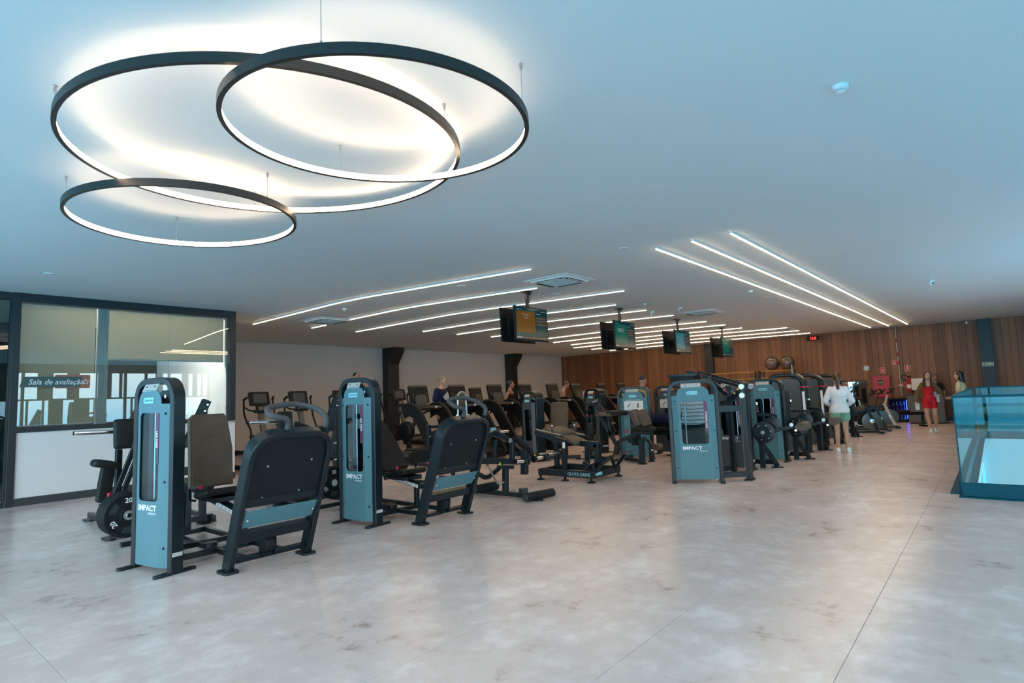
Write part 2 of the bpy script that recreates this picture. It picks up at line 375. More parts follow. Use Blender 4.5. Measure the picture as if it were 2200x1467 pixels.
def blind_mat():
    if 'cream_blind' in MATS: return MATS['cream_blind']
    m = bpy.data.materials.new('cream_blind'); m.use_nodes = True; t = m.node_tree; t.nodes.clear()
    o = t.nodes.new('ShaderNodeOutputMaterial'); mx = t.nodes.new('ShaderNodeMixShader'); d = t.nodes.new('ShaderNodeBsdfDiffuse'); tr = t.nodes.new('ShaderNodeBsdfTranslucent')
    d.inputs[0].default_value = (.66, .63, .55, 1); tr.inputs[0].default_value = (.60, .58, .50, 1); mx.inputs[0].default_value = .45
    t.links.new(d.outputs[0], mx.inputs[1]); t.links.new(tr.outputs[0], mx.inputs[2]); t.links.new(mx.outputs[0], o.inputs[0]); MATS['cream_blind'] = m; return m
# side wall of that room, room behind the glass
struct('wall_partition', MB().box((5.53, (YG+.14+YB)/2, CEIL/2), (.12, YB-YG-.14, CEIL), b=.001), WALLW, 'side wall closing the assessment room')
struct('wall_room_rear', MB().box((.3, 16.4, CEIL/2), (10.4, .12, CEIL), b=.001), mat('room_grey_wall', (.05, .055, .055), .7), 'grey rear wall inside the assessment room')
for k, (x0, x1, zb) in enumerate(((2.09, 3.17, 1.27), (3.37, 5.45, 2.41))):
    t = thing('roller_blind', ('tall cream roller blind lowered fully behind the glass', 'wide cream roller blind half lowered behind the glass')[k], 'blind', ((x0+x1)/2, YG+.24, zb), world=True)
    BL = blind_mat()
    MB().box(((x0+x1)/2, YG+.24, (zb+3.32)/2), (x1-x0, .006, 3.32-zb), b=.001).build('fabric', BL, t)
    MB().box(((x0+x1)/2, YG+.24, zb+.012), (x1-x0, .02, .025), b=.004).build('bottom_rail', WHITE, t)
    MB().cyl((x0, YG+.27, 3.35), (x1, YG+.27, 3.35), .03, 12).build('roller', WHITE, t)
pl = thing('added_blind_lamp', 'unseen lamp added inside the assessment room to brighten the blinds', 'ceiling lamp', (3.75, 13.0, CEIL))  # lamp added close behind the blinds so that they look bright
MB().box((0, 0, -.015), (3.0, .30, .03), b=.004).build('housing', WHITE, pl)
MB().box((0, 0, -.033), (2.9, .24, .006), b=.001).build('diffuser', mat('added_blind_diffuser', (.9, .9, .88), .6, emit=(1, .95, .85), es=42), pl)
struct('trim_5', MB().box((3.27, YG+.20, 2.3), (.16, .12, 2.2), b=.004), WALLW, 'pale post behind the partition glass')
# dark glass door strip at the far left
dr = MB().box((1.955, fy, 1.74), (.03, .12, 3.47), b=.002).box((.2, fy, 3.42), (3.48, .12, .12), b=.002).box((.2, fy, .04), (3.48, .12, .08), b=.002).box((.25, fy, 1.7), (.06, .1, 3.3), b=.002).box((-1.5, fy, 1.7), (.06, .1, 3.3), b=.002)
door = struct('door_1', dr, DARK, 'dark framed glass door beside the glazed partition')
for x0, x1 in ((-1.47, .22), (.28, 1.94)):
    MB().box(((x0+x1)/2, fy, 1.72), (x1-x0, .01, 3.26), b=.0005).build('pane', glass('door_glass', (.30, .42, .44), 1.5, 1.5), door)
MB().tube(fillet([(1.86, fy-.01, .95), (1.86, fy-.06, .95), (1.86, fy-.06, 1.35), (1.86, fy-.01, 1.35)], .02), .012).build('door_handle', DARK, door)
struct('wall_far_left', MB().box((-3.25, YG+.05, CEIL/2), (3.5, .12, CEIL), b=.001), WALLW, 'white wall left of the glass door')
# daylight facade on the right of the camera: frame with irregular vertical fins
fm = MB()
fm.box((4.2, -4.56, 3.30), (15.6, .14, .36), b=.004).box((4.2, -4.56, .06), (15.6, .14, .12), b=.004)
for z in (1.02, 2.05): fm.box((4.2, -4.56, z), (15.6, .06, .07), b=.003)
for k in range(10): fm.box((-3.6+1.733*k, -4.56, 1.7), (.09, .14, 3.2), b=.003)
w2 = struct('window_2', fm, DARK, 'slatted daylight facade on the street side')
rnd = random.Random(3)
fmes = {}
struct('wall_front', MB().box((18.8, -4.56, CEIL/2), (13.6, .12, CEIL), b=.001), WALLW, 'unseen white wall added beyond the slatted facade to cut daylight')  # unseen solid stretch, put here to keep daylight off the far ceiling
for k in range(122):
    wdt = rnd.choice((.06, .08, .12, .30, .42, .5)); x = -3.5+k*.126+rnd.uniform(-.05, .05)
    lev = rnd.choice((0, 1, 2)); key = (wdt, lev)
    if key not in fmes:
        z0, z1 = ((.12, .99), (1.05, 2.02), (2.08, 3.12))[lev]
        fmes[key] = MB().box((0, 0, (z0+z1)/2), (wdt, .03, z1-z0), b=.002).mesh('fin'); fmes[key].materials.append(mat('dark_fin', (.03, .035, .035), .5))
    o = bpy.data.objects.new('fin', fmes[key]); COL.objects.link(o); o.location = (x, -4.66, 0); o.parent = w2
rm = MB().box((-3.56, 3.9, 3.40), (.14, 16.8, .18), b=.004).box((-3.56, 3.9, .05), (.14, 16.8, .10), b=.004)
for k in range(8): rm.box((-3.56, -4.5+2.4*k, 1.7), (.12, .08, 3.4), b=.003)
struct('window_3', rm, DARK, 'wide daylight window front behind the camera')
# stair void: lower floor, slab edge, upstand
struct('floor_lower', MB().box((13.7, -2.1, -3.6), (10.5, 5.4, .1), b=.001), mat('pale_lower_floor', (.66, .58, .54), .35), 'pale floor of the storey below the stair opening')
struct('wall_void', MB().box((13.7, VY+.10, -1.9), (8.9, .06, 3.3), b=.001).box((VX1+.12, -2.0, -1.9), (.06, 4.8, 3.3), b=.001), WALLW, 'white walls of the stair opening')
struct('wall_void_daylight_stop', MB().box((13.7, -4.62, -2.675), (9.4, .08, 1.75), b=.001).box((13.7, -4.62, -.72), (9.4, .08, 1.44), b=.001), WALLW, 'unseen white wall added below the stair opening to cut daylight to a low strip')  # unseen wall added to reduce daylight rising through the stair void
struct('trim_6', MB().box((13.74, VY-.012, -.13), (8.82, .03, .27), b=.003).box((VX1-.0, -2.05, -.13), (.03, 4.8, .27), b=.003), WALLW, 'white slab edge of the stair opening')
# ================================================================ luminaires and ceiling fixtures
WARM = (1.0, .80, .58)
LEDM = mat('warm_led_diffuser', (.9, .88, .84), .6, emit=(1.0, .72, .45), es=30)
RINGM = mat('warm_ring_diffuser', (.9, .88, .84), .6, emit=(1.0, .68, .43), es=13)
RINGF = mat('bronze_black_profile', (.035, .034, .032), .38, .4)
def ring(label, cx, cy, z0, a, b, r, cables):
    t = thing('ring_pendant', label, 'ceiling lamp', (cx, cy, z0), world=True, group='suspended ring lamps')
    n = 96; zf = lambda x, y: z0+a*(x-cx)+b*(y-cy)
    def band(sec, name, m):
        V = []; k = len(sec)
        for i in range(n):
            an = 2*math.pi*i/n; c_, s_ = math.cos(an), math.sin(an)
            for (rr, zz) in sec: V.append((cx+rr*c_, cy+rr*s_, zf(cx+rr*c_, cy+rr*s_)+zz))
        Fc = [(i*k+j, i*k+(j+1) % k, ((i+1) % n)*k+(j+1) % k, ((i+1) % n)*k+j) for i in range(n) for j in range(k)]
        return MB().add(V, Fc).build(name, m, t, ang=40)
    hh = .029
    band([(r, -hh), (r, hh), (r-.014, hh), (r-.014, hh-.004), (r-.006, hh-.004), (r-.006, -hh+.004), (r-.028, -hh+.004), (r-.028, -hh)], 'profile', RINGF)
    band([(r-.020, -hh+.005), (r-.020, hh-.005), (r-.012, hh-.005), (r-.012, -hh+.005)], 'diffuser', RINGM)
    for ang in cables:
        x, y = cx+(r-.015)*math.cos(ang), cy+(r-.015)*math.sin(ang); z = zf(x, y)+hh
        MB().cyl((x, y, z), (x, y, CEIL-.02), .0022, 6, .0005).build('cable', STEEL, t)
        MB().lathe([(.004, 0), (.009, .004), (.009, .03), (.012, .034), (.012, .04)], (x, y, CEIL-.04)).build('ceiling_anchor', STEEL, t)
        MB().cyl((x, y, z-.002), (x, y, z+.016), .007, 8, .001).build('cable_grip', STEEL, t)
def ang_of(cx, cy, pts): return [math.atan2(y-cy, x-cx) for x, y in pts]
ring('ring lamp overlapping the widest ring and hanging nearest the camera', 2.254, 2.903, 3.205, .028, .035, .956, ang_of(2.254, 2.903, [(1.556, 2.417), (2.67, 2.03), (2.508, 3.69)]))
ring('widest of the ring lamps under the ceiling', 2.133, 3.966, 3.31, .042, -.002, 1.348, ang_of(2.133, 3.966, [(.83, 4.31), (2.63, 2.84), (2.447, 4.9)]))
ring('smallest ring lamp hanging towards the glazed partition', 2.108, 5.582, 3.205, .026, -.015, .936, ang_of(2.108, 5.582, [(1.232, 5.97), (2.447, 4.63), (2.303, 6.38)]))
def led(label, pts, group):
    t = thing('led_strip_light', label, 'strip light', (pts[0][0], pts[0][1], CEIL), world=True, group=group)
    P = fillet([(x, y, CEIL-.013) for x, y in pts], .8, 6) if len(pts) > 2 else [Vector((x, y, CEIL-.013)) for x, y in pts]
    MB().sweep(P, UP, .034, .024, b=.002).build('housing', WHITE, t)
    P2 = [p+Vector((0, 0, -.014)) for p in P]
    MB().sweep(P2, UP, .022, .008, b=.002).build('diffuser', LEDM, t)
near = [(7.15, 5.5, 13.75), (8.51, 6.42, 11.8), (10.13, 5.48, 13.78), (11.61, 6.52, 12.75), (13.03, 6.47, 12.76), (14.57, 6.45, 12.7),
        (16.84, 6.44, 12.85), (18.27, 6.38, 12.82), (19.81, 6.38, 13.05), (21.31, 5.35, 13.85), (22.85, 5.33, 13.9), (24.44, 5.31, 13.9)]
ordn = ('first', 'second', 'third', 'fourth', 'fifth', 'sixth', 'seventh', 'eighth', 'ninth', 'tenth', 'eleventh', 'twelfth')
for k, (nx, yn, yf) in enumerate(near):
    kx = nx-.15*(9.5-yn)
    led('%s of the bent strip lights counting from the glazed partition to the plank wall' % ordn[k], [(nx, yn), (kx, 9.5), (kx+.035*(yf-9.5), yf)], 'bent strip lights over the machines')
led('short stub of strip light beyond the air conditioner near the glazed partition', [(8.20, 12.97), (8.22, 13.67)], 'bent strip lights over the machines')
for y0, y1, nm in ((3.51, 3.30, 'closest to the televisions'), (2.98, 2.74, 'in the middle of the three'), (2.46, 2.18, 'closest to the stair railing')):
    led('long straight strip light over the walkway, %s' % nm, [(7.5, y0), (24.4, y1)], 'three straight strip lights over the walkway')
# ceiling cassettes
def cassette(label, x, y, s=.95):
    t = thing('air_conditioner', label, 'air conditioner', (x, y, CEIL), group='ceiling cassette air conditioners')
    h = s/2; z = 0
    b = MB(); P = rrect(-h, -h, h, h, .05, 4); Q = rrect(-h*.80, -h*.80, h*.80, h*.80, .05, 4)
    b.prism(P, (0, 0, -.012), (1, 0, 0), (0, 1, 0), (0, 0, .012), hole=Q)
    b.prism(rrect(-h*.81, -h*.81, h*.81, h*.81, .05, 4), (0, 0, -.035), (1, 0, 0), (0, 1, 0), (0, 0, .03), hole=rrect(-h*.56, -h*.56, h*.56, h*.56, .03, 4)); b.build('panel', WHITE, t)
    g = MB().box((0, 0, -.030), (h*1.10, h*1.10, .008), b=.001)
    for k in range(11):
        q = -h*.5+h*k*.1; g.box((q, 0, -.037), (.010, h*1.06, .008), b=.001).box((0, q, -.036), (h*1.06, .006, .006), b=.001)
    g.build('grille', mat('pale_grille', (.62, .62, .62), .6), t)
    for k in range(4):
        a = k*math.pi/2; r = Matrix.Rotation(a, 3, 'Z')
        MB().box(r @ Vector((0, h*.68, -.037)), (h*1.05, .075, .006), r, .001).build('air_slot', BLACKM, t)
        MB().box(r @ Vector((0, h*.70, -.043)), (h*.96, .018, .004), r @ Matrix.Rotation(.35, 3, 'X'), .001).build('louvre', WHITE, t)
cassette('ceiling air conditioner beside the first hanging television', 8.38, 5.80)
cassette('ceiling air conditioner over the ellipticals by the glazed partition', 7.86, 12.36, .98)
cassette('ceiling air conditioner beside the third hanging television', 14.85, 5.78)
cassette('ceiling air conditioner farthest away near the plank wall', 21.9, 5.80)
def smoke(label, x, y):
    t = thing('smoke_detector', label, 'smoke detector', (x, y, CEIL), group='smoke detectors on the ceiling')
    MB().lathe([(.052, 0), (.052, -.012), (.047, -.026), (.030, -.030), (.030, -.034)], n=24).build('base', WHITE, t)
    MB().lathe([(.027, -.032), (.027, -.038)], n=20).build('vent_ring', BLACKM, t)
    MB().lathe([(.030, -.038), (.029, -.044), (.020, -.047)], n=24).build('cap', WHITE, t)
smoke('white smoke detector alone on the bare ceiling above the walkway', 4.38, .63)
smoke('small smoke detector beside the first air conditioner near the ring lamps', 7.17, 10.61)
smoke('small smoke detector by the straight strip lights', 12.46, 3.77)
smoke('small smoke detector between the first and second televisions', 12.15, 6.06)
def camdome(label, x, y):
    t = thing('security_camera', label, 'camera', (x, y, CEIL), group='ceiling security cameras')
    MB().lathe([(.05, 0), (.05, -.02), (.045, -.035)], n=20).build('base', WHITE, t)
    MB().lathe([(.046, -.03), (.046, -.06), (.036, -.088), (.018, -.10), (.004, -.103)], n=20).build('housing', WHITE, t)
    r = ROT @ Vector((0, 0, 1)); d = Vector((-.77, -.63, -.35)).normalized()
    MB().cyl(d*.035+Vector((0, 0, -.055)), d*.052+Vector((0, 0, -.055)), .018, 14).build('lens', BLACKM, t)
camdome('small white camera left of the second air conditioner', 13.46, 6.52)
camdome('small white camera beside the third air conditioner', 13.46, 5.77)
camdome('white camera on the ceiling over the stair railing', 14.39, .81)
def downlight(label, x, y, r=.075, blue=False):
    t = thing('ceiling_disc', label, 'ceiling speaker', (x, y, CEIL), group='flat round discs on the ceiling')
    MB().lathe([(r, 0), (r, -.006), (r*.86, -.012), (r*.84, -.008)], n=24).build('trim_ring', WHITE, t)
    MB().lathe([(r*.85, -.004), (r*.85, -.010), (.01, -.0105)], n=24).build('grille', mat('pale_disc', (.62, .63, .63), .6), t)
for lab, x, y in (('flat ceiling disc next to the first bent strip light', 7.34, 7.24), ('flat ceiling disc beyond the ring lamps on the way to the ellipticals', 6.59, 10.0),
                  ('flat ceiling disc at the head of the straight strip lights', 7.2, 3.86), ('flat ceiling disc under the straight strip lights halfway along', 13.64, 3.76),
                  ('flat ceiling disc over the ellipticals', 11.52, 13.65), ('flat ceiling disc above the greige wall', 13.12, 14.12), ('pale ceiling disc over the glazed partition', 2.05, 10.34),
                  ('flat ceiling disc beyond the first bent strip light', 6.97, 14.4), ('pale disc beside the first hanging television', 9.4, 6.60), ('pale disc beside the third hanging television', 16.0, 6.60)):
    downlight(lab, x, y)
t = thing('added_stair_lamp', 'unseen lamp added below the stair opening to warm the ceiling above', 'strip light', (13.7, -4.50, -.75))  # unseen lamp, added to warm the ceiling over the stair void
MB().box((0, -.03, 0), (8.4, .06, .16), b=.006).build('housing', WHITE, t)
MB().box((0, .004, 0), (8.3, .012, .13), b=.002).build('diffuser', mat('added_stair_diffuser', (.9, .88, .84), .6, emit=(1.0, .80, .72), es=28), t)
# ================================================================ strength machines
BADGE = mat('badge_cyan', (.25, .62, .70), .3)
PURPLE = mat('label_purple', (.075, .022, .06), .4)
PINK = mat('label_pink_line', (.55, .10, .22), .5)
INK = mat('dark_ink', (.02, .03, .04), .5)
def local(o, name, loc, rotz=0., m=None):
    """an Empty never used: sub-frames are baked with matrices instead"""
def xf(mb, M):
    mb.v = [M @ p for p in mb.v]; return mb
def tower(t, M, w=.63, h=1.74, d=.115, shroud=None, title='LEG PRESS', stack=True, back=True, big=True, detail=True, win=(-.155, .63, .155, 1.43), placard=None, lower=None):
    """weight-stack tower; face towards local -y, base at z 0; M places it in the thing's frame"""
    shroud = shroud or GREY; M3 = M.to_3x3(); X, Y_, Z = M3 @ Vector((1, 0, 0)), M3 @ Vector((0, 1, 0)), M3 @ Vector((0, 0, 1))
    B = lambda mb, name, m, par=t, **k: xf(mb, M).build(name, m, par, **k)
    tk = .062; hw = w/2-tk/2; R_ = min(.19, w*.3)
    path = fillet([(-hw, 0, .02), (-hw, 0, h-tk/2), (hw, 0, h-tk/2), (hw, 0, .02)], R_, 8)
    B(MB().sweep([p+Vector((0, d/2, 0)) for p in path], (0, 1, 0), tk, d, b=.007), 'arch_frame', BLACK)
    pw = w*.5-tk-.085; zt = h-.115; zb = .055
    wx0, wz0, wx1, wz1 = win; cx = -.03
    def face(y0, y1, name, par, zlo=zb):
        return B(MB().prism(rrect(-pw, zlo, pw, zt, (.01, .01, .11, .11), 5), (0, y0, 0), (1, 0, 0), (0, 0, 1), (0, y1-y0, 0), hole=rrect(wx0, wz0, wx1, wz1, .045, 5)), name, shroud, par)
    sh = face(-.028, -.020, 'front_shroud', t)
    if back: face(d+.020, d+.028, 'rear_shroud', t)
    for s in (-1, 1):
        sp = MB().prism([(pw, -.028), (pw, -.018), (w/2-tk-.002, .022), (w/2-tk-.002, .010)], (0, 0, zb), (s, 0, 0), (0, 1, 0), (0, 0, zt-.13-zb))
        spo = B(sp, 'side_panel', shroud)
        if detail:
            for z in (zb+.17, zb+.75, zt-.22):
                xm = s*(pw+.5*(w/2-tk-pw)); bo = MB().cyl((xm, -.014, z), (xm, .004, z), .011, 10, .002); B(bo, 'bolt', BLACKM, spo)
    # closing sheet behind the front (keeps the interior dark below the window)
    B(MB().box((0, -.012, (zb+wz0)/2-.02), (2*pw-.01, .008, wz0-zb-.05), b=.001), 'lower_backing', shroud)
    pane = B(MB().prism(rrect(wx0-.012, wz0-.012, wx1+.012, wz1+.012, .05, 5), (0, -.019, 0), (1, 0, 0), (0, 0, 1), (0, .005, 0)), 'window_pane', DARKG)
    # top plate; two dark discs paint the shade of its holes
    tp = B(MB().box((-.02, -.005, zt+.035), (pw*1.25, .006, .10), Matrix.Rotation(-.45, 3, 'X'), .002), 'top_plate', GREYL)
    if detail:
        for s in (-.35, .35): B(MB().cyl((-.02+s*pw, -.014, zt+.035), (-.02+s*pw, -.008, zt+.032), .008, 8, .001), 'hole', INK, tp)
    # badge and lettering
    bw = .085 if big else .07
    bx = -.01; bz = zt-.095
    bd = B(MB().prism(rrect(bx-bw, bz-.027, bx+bw, bz+.027, .022, 4), (0, -.034, 0), (1, 0, 0), (0, 0, 1), (0, .007, 0)), 'badge', BADGE)
    if detail:
        lettering('NAUTILUS', .027, M @ Vector((bx-.035, -.0345, bz-.009)), X, Z, INK, t, sx=.95)
        B(MB().prism([(bx-.070, bz-.016), (bx-.045, bz-.012), (bx-.042, bz+.014), (bx-.06, bz+.016)], (0, -.0355, 0), (1, 0, 0), (0, 0, 1), (0, .0012, 0)), 'badge_emblem', mat('badge_blue', (.03, .30, .48), .4), bd)
    lw = pw*1.45
    if lower is None:
        lettering('IMPACT', .072, M @ Vector((wx0+.0, -.0288, wz0-.085)), X, Z, PRINT, t, bold=.0016, sx=min(1.15, (wx1-wx0)/.245))
        lettering('STRENGTH', .026, M @ Vector((wx1-.155, -.0288, wz0-.118)), X, Z, PRINT, t)
    if title:
        x1 = wx1+.012; z1 = wz1-.005; z0 = z1-.46
        lb = B(MB().box((x1-.03, -.031, (z0+z1)/2), (.048, .006, z1-z0), b=.004), 'name_strip', PURPLE)
        B(MB().prism(rrect(x1-.050, z0+.006, x1-.010, z1-.006, .004, 2), (0, -.0348, 0), (1, 0, 0), (0, 0, 1), (0, .0008, 0), hole=rrect(x1-.0475, z0+.0085, x1-.0125, z1-.0085, .003, 2)), 'strip_outline', PINK, lb)
        lettering(title, .034, M @ Vector((x1-.041, -.0350, z0+.30)), -Z, X, PRINT, t, sx=1.0, bold=.0006)
    if placard:
        pc = B(MB().box((.01, -.036, wz1-.015), (pw*1.9, .006, .20), b=.003), 'instruction_placard', PAPER)
        for dx, c_ in ((-.10, INK), (.09, INK), (.115, INK)): B(MB().box((dx, -.0395, wz1-.01), (.018, .001, .10), Matrix.Rotation(.5 if dx < 0 else 0, 3, 'Y'), .0003), 'pictogram', c_, pc)
        for k in range(4): B(MB().box((-.01, -.0395, wz1+.035-k*.03), (.10, .001, .006), None, .0003), 'text_line', mat('faint_print', (.55, .35, .35), .6), pc)
        B(MB().box((-.11, -.0395, wz1-.09), (.09, .001, .016), None, .0003), 'text_line', BADGE, pc)
        lettering(placard, .034, M @ Vector((0, -.0288, wz1+.095)), X, Z, PRINT, t, align='CENTER')
    if stack:
        B(MB().box(((wx0+wx1)/2, d*.94, (wz0+wz1)/2), (wx1-wx0+.06, .006, wz1-wz0+.06), b=.001), 'inner_backing', BLACKM)  # dark sheet added so no bright floor shows through the window
        n = 12; sb = MB()
        for k in range(n): sb.box((.02, d*.5, .12+k*.040), (.20, d*.8, .034), b=.003)
        B(sb, 'weight_stack', mat('stack_black', (.02, .022, .024), .45))
        for s in (-.05, .09): B(MB().cyl((s, d*.5, .1), (s, d*.5, h-.16), .011, 10), 'guide_rod', CHROME)
        B(MB().tube([(.02, d*.4, .6), (.0, d*.4, .95), (.03, d*.4, 1.3), (.05, d*.4, h-.2)], .004, 6), 'cable', BLACKM)
        B(MB().cyl((-.09, d*.5, .3), (-.09, d*.5, h-.22), .040, 14), 'cover_tube', mat('smoked_tube', (.015, .035, .04), .25))
        B(MB().cyl((.05, d*.25, h-.24), (.05, d*.75, h-.24), .07, 18), 'pulley', BLACKM)
    for s in (-1, 1):
        x = s*hw; B(MB().prism(rrect(x-.033, -.13, x+.033, d+.13, .03, 4), (0, 0, 0), (1, 0, 0), (0, 1, 0), (0, 0, .022)), 'foot', BLACK)
    B(MB().box((w/2+.001, d/2, .17), (.003, d*.8, .035), b=.0005), 'serial_sticker', mat('silver_sticker', (.5, .5, .48), .5))
    return sh
def RT(x, y, deg, z=0): return Matrix.Translation((x, y, z)) @ Matrix.Rotation(math.radians(deg), 4, 'Z')
def leg_press(label, loc, recline, pad, seat_y, brot=-80):
    t = thing('leg_press_machine', label, 'exercise machine', loc, group='leg presses at the front')
    # local axes = room axes; origin at the foot of the tower; platform towards -y, user towards +y
    tower(t, RT(.04, .62, brot), w=.66, h=1.755)
    # foot platform: leaning arch, feet at x .40 / 1.18
    x0, x1 = .43, 1.18; lean = .40/1.04; top = 1.205
    n = Vector((0, -1, -lean)).normalized(); nn = Vector((0, math.cos(math.atan(lean)), math.sin(math.atan(lean))))
    up = Vector((0, -lean, 1)).normalized(); L = top*math.sqrt(1+lean*lean); yb = -.055
    P = lambda x, l, o=0.: Vector((x, yb, 0))+up*l+nn*o
    path = fillet([P(x0, .02), P(x0, L), P(x1, L), P(x1, .02)], .22, 9)
    MB().sweep(path, nn, .052, .135, b=.008).build('platform_frame', BLACK, t)
    pl = MB(); cx = (x0+x1)/2
    pl.prism(rrect(x0-cx+.02, .62, x1-cx-.02, L-.02, (.02, .02, .19, .19), 6), P(cx, 0, -.028), (1, 0, 0), up, nn*.022)
    po = pl.build('foot_plate', RUBBER, t)
    for dx, l in ((-.2, 1.0), (.22, 1.02), (-.2, .70), (.15, .72)):
        MB().cyl(P(cx+dx, l, -.034), P(cx+dx, l, -.026), .010, 10).build('bolt', STEEL, po)
    for l, hh, nm in ((.665, .075, 'upper_crossbar'), (.33, .095, 'lower_crossbar')):
        MB().bar(P(x0+.02, l), P(x1-.02, l), .075, hh, up=up).build(nm, BLACK, t)
    MB().bar(P(x0+.02, .10), P(x1-.02, .10), .045, .045, up=up).build('base_crossbar', BLACK, t)
    gp = MB().prism([(0, 0), (.17, 0), (.17, .006), (0, .006)], P(x0+.035, .43, -.03), up+Vector((0, -.25, -.05)), (0, .5, .87), (x1-x0-.07, 0, 0)).build('grey_guard', GREY, t)
    for x in (x0+.06, x1-.06): MB().cyl(P(x, .52, -.075), P(x, .52, -.055), .010, 10).build('guard_bolt', CHROME, gp)
    for x in (x0, x1): MB().prism(rrect(-.065, -.115, .065, .085, .03, 4), (x, yb, 0), (1, 0, 0), (0, 1, 0), (0, 0, .02)).build('foot', BLACK, t)
    for k in (-1, 1): MB().prism([(-.055, .30), (.055, .30), (.06, .19), (.03, .08), (-.03, .08), (-.06, .19)], (cx-.04+k*.055, yb-.06, 0), (0, 1, 0), (0, 0, 1), (.008, 0, 0)).build('pulley_bracket', BLACK, t)
    MB().cyl((cx-.088, yb-.07, .19), (cx+.006, yb-.07, .19), .068, 20, .01).build('pulley', RUBBER, t)
    # grab handle on top: bent foam tube
    hp = [P(x0+.30, L-.01), P(x0+.30, L+.13, .02), P(x0+.16, L+.155, .16), P(cx+.05, L+.16, .25), P(x1-.06, L+.155, .16), P(x1-.02, L+.10, .02), P(x1-.04, L-.01)]
    hp = [P(cx-.06, L-.01, .01), P(cx-.06, L+.13, .01), P(cx-.24, L+.16, .02), P(cx-.20, L+.17, .20), P(cx+.12, L+.17, .30), P(x1-.06, L+.15, .20), P(x1-.05, L+.12, .02), P(x1-.06, L-.01, .01)]
    MB().tube(fillet(hp, .09, 6), .026, 12).build('grab_handle', mat('grey_foam', (.06, .062, .065), .6), t)
    for q in (hp[0], hp[-1]): MB().cyl(q-up*.005, q+up*.045, .033, 14, .004).build('handle_collar', BLACK, t)
    # base rails to the seat, sloping seat track
    for x in (cx-.20, cx+.16): MB().bar((x, yb+.05, .075), (x, 1.75, .075), .05, .05).build('base_rail', BLACK, t)
    for y in (.55, 1.0, 1.7): MB().bar((.12, y, .075), (cx+.2, y, .075), .05, .05).build('base_rail', BLACK, t)
    MB().cyl((cx-.25, .62, .11), (cx-.25, .62, .15), .075, 18).build('floor_pulley', BLACK, t)
    trk = MB().bar((cx, .30, .36), (cx, 1.95, .62), .09, .06).build('seat_track', BLACK, t)
    MB().bar((cx-.047, .34, .365), (cx-.047, .95, .462), .003, .04, b=.0005).build('position_scale', PRINT, trk)
    for k in range(7): MB().box((cx-.05, .38+k*.085, .373+k*.0134), (.002, .008, .022), None, .0003).build('scale_number', INK, trk)
    MB().bar((cx, 1.8, .08), (cx, 1.8, .60), .06, .08).build('track_post', BLACK, t); MB().bar((cx, .42, .1), (cx, .42, .38), .05, .06).build('track_post', BLACK, t)
    # carriage: seat, back rest, side grips
    zs = .36+(seat_y-.30)*.157+.11
    MB().cushion((cx, seat_y, zs), (.42, .40, .07), Matrix.Rotation(-.16, 3, 'X'), .03).build('seat', PAD, t)
    MB().box((cx, seat_y+.05, zs-.06), (.26, .42, .05)).build('seat_carriage', BLACK, t)
    bx = Vector((0, math.sin(recline), math.cos(recline)))
    pc = Vector((cx, seat_y+.20, zs+.02)); hl = .80
    rot = Matrix((Vector((1, 0, 0)), bx, Vector((1, 0, 0)).cross(bx))).transposed()
    bm = MB(); wB = .22
    bm.prism([(-wB, .02), (wB, .02), (wB, .42), (wB-.05, hl-.05), (wB-.09, hl), (-wB+.04, hl), (-wB, hl-.05)], pc, (1, 0, 0), bx, rot @ Vector((0, 0, -.065)))
    bm.build('backrest', pad, t)
    MB().prism([(-wB+.015, .035), (wB-.015, .035), (wB-.015, .42), (wB-.065, hl-.06), (wB-.10, hl-.018), (-wB+.05, hl-.018), (-wB+.015, hl-.06)], pc+rot @ Vector((0, 0, .0)), (1, 0, 0), bx, rot @ Vector((0, 0, .012))).build('pad_face', pad, t)
    MB().bar(pc+Vector((0, .05, -.05)), pc+bx*.5+Vector((0, .05, 0)), .06, .05).build('back_support', BLACK, t)
    for s in (-1, 1):
        a = Vector((cx+s*.26, seat_y+.12, zs-.06)); g0 = a+Vector((0, -.08, .13)); g1 = g0+Vector((0, -.17, .02))
        MB().tube(fillet([a+Vector((-s*.08, .06, -.02)), a, a+Vector((0, 0, .13)), g1], .04), .013, 8).build('side_grip_bar', BLACK, t)
        gp = MB().cyl(g0, g1, .020, 12).build('side_grip', mat('grip_foam', (.03, .03, .032), .6), t)
        MB().cyl(g1, g1+(g1-g0).normalized()*.02, .022, 12).build('grip_end', RED, gp); MB().cyl(g0, g0-(g1-g0).normalized()*.008, .022, 12).build('grip_end', RED, gp)
    return t
leg_press('leg press with grey tower nearest the camera and upright brown backrest', (1.955, 5.415, 0), .06, PADB, .95, -80)
leg_press('second leg press with grey tower and deeply reclined black backrest', (4.165, 5.395, 0), .62, PAD, .62, -85)
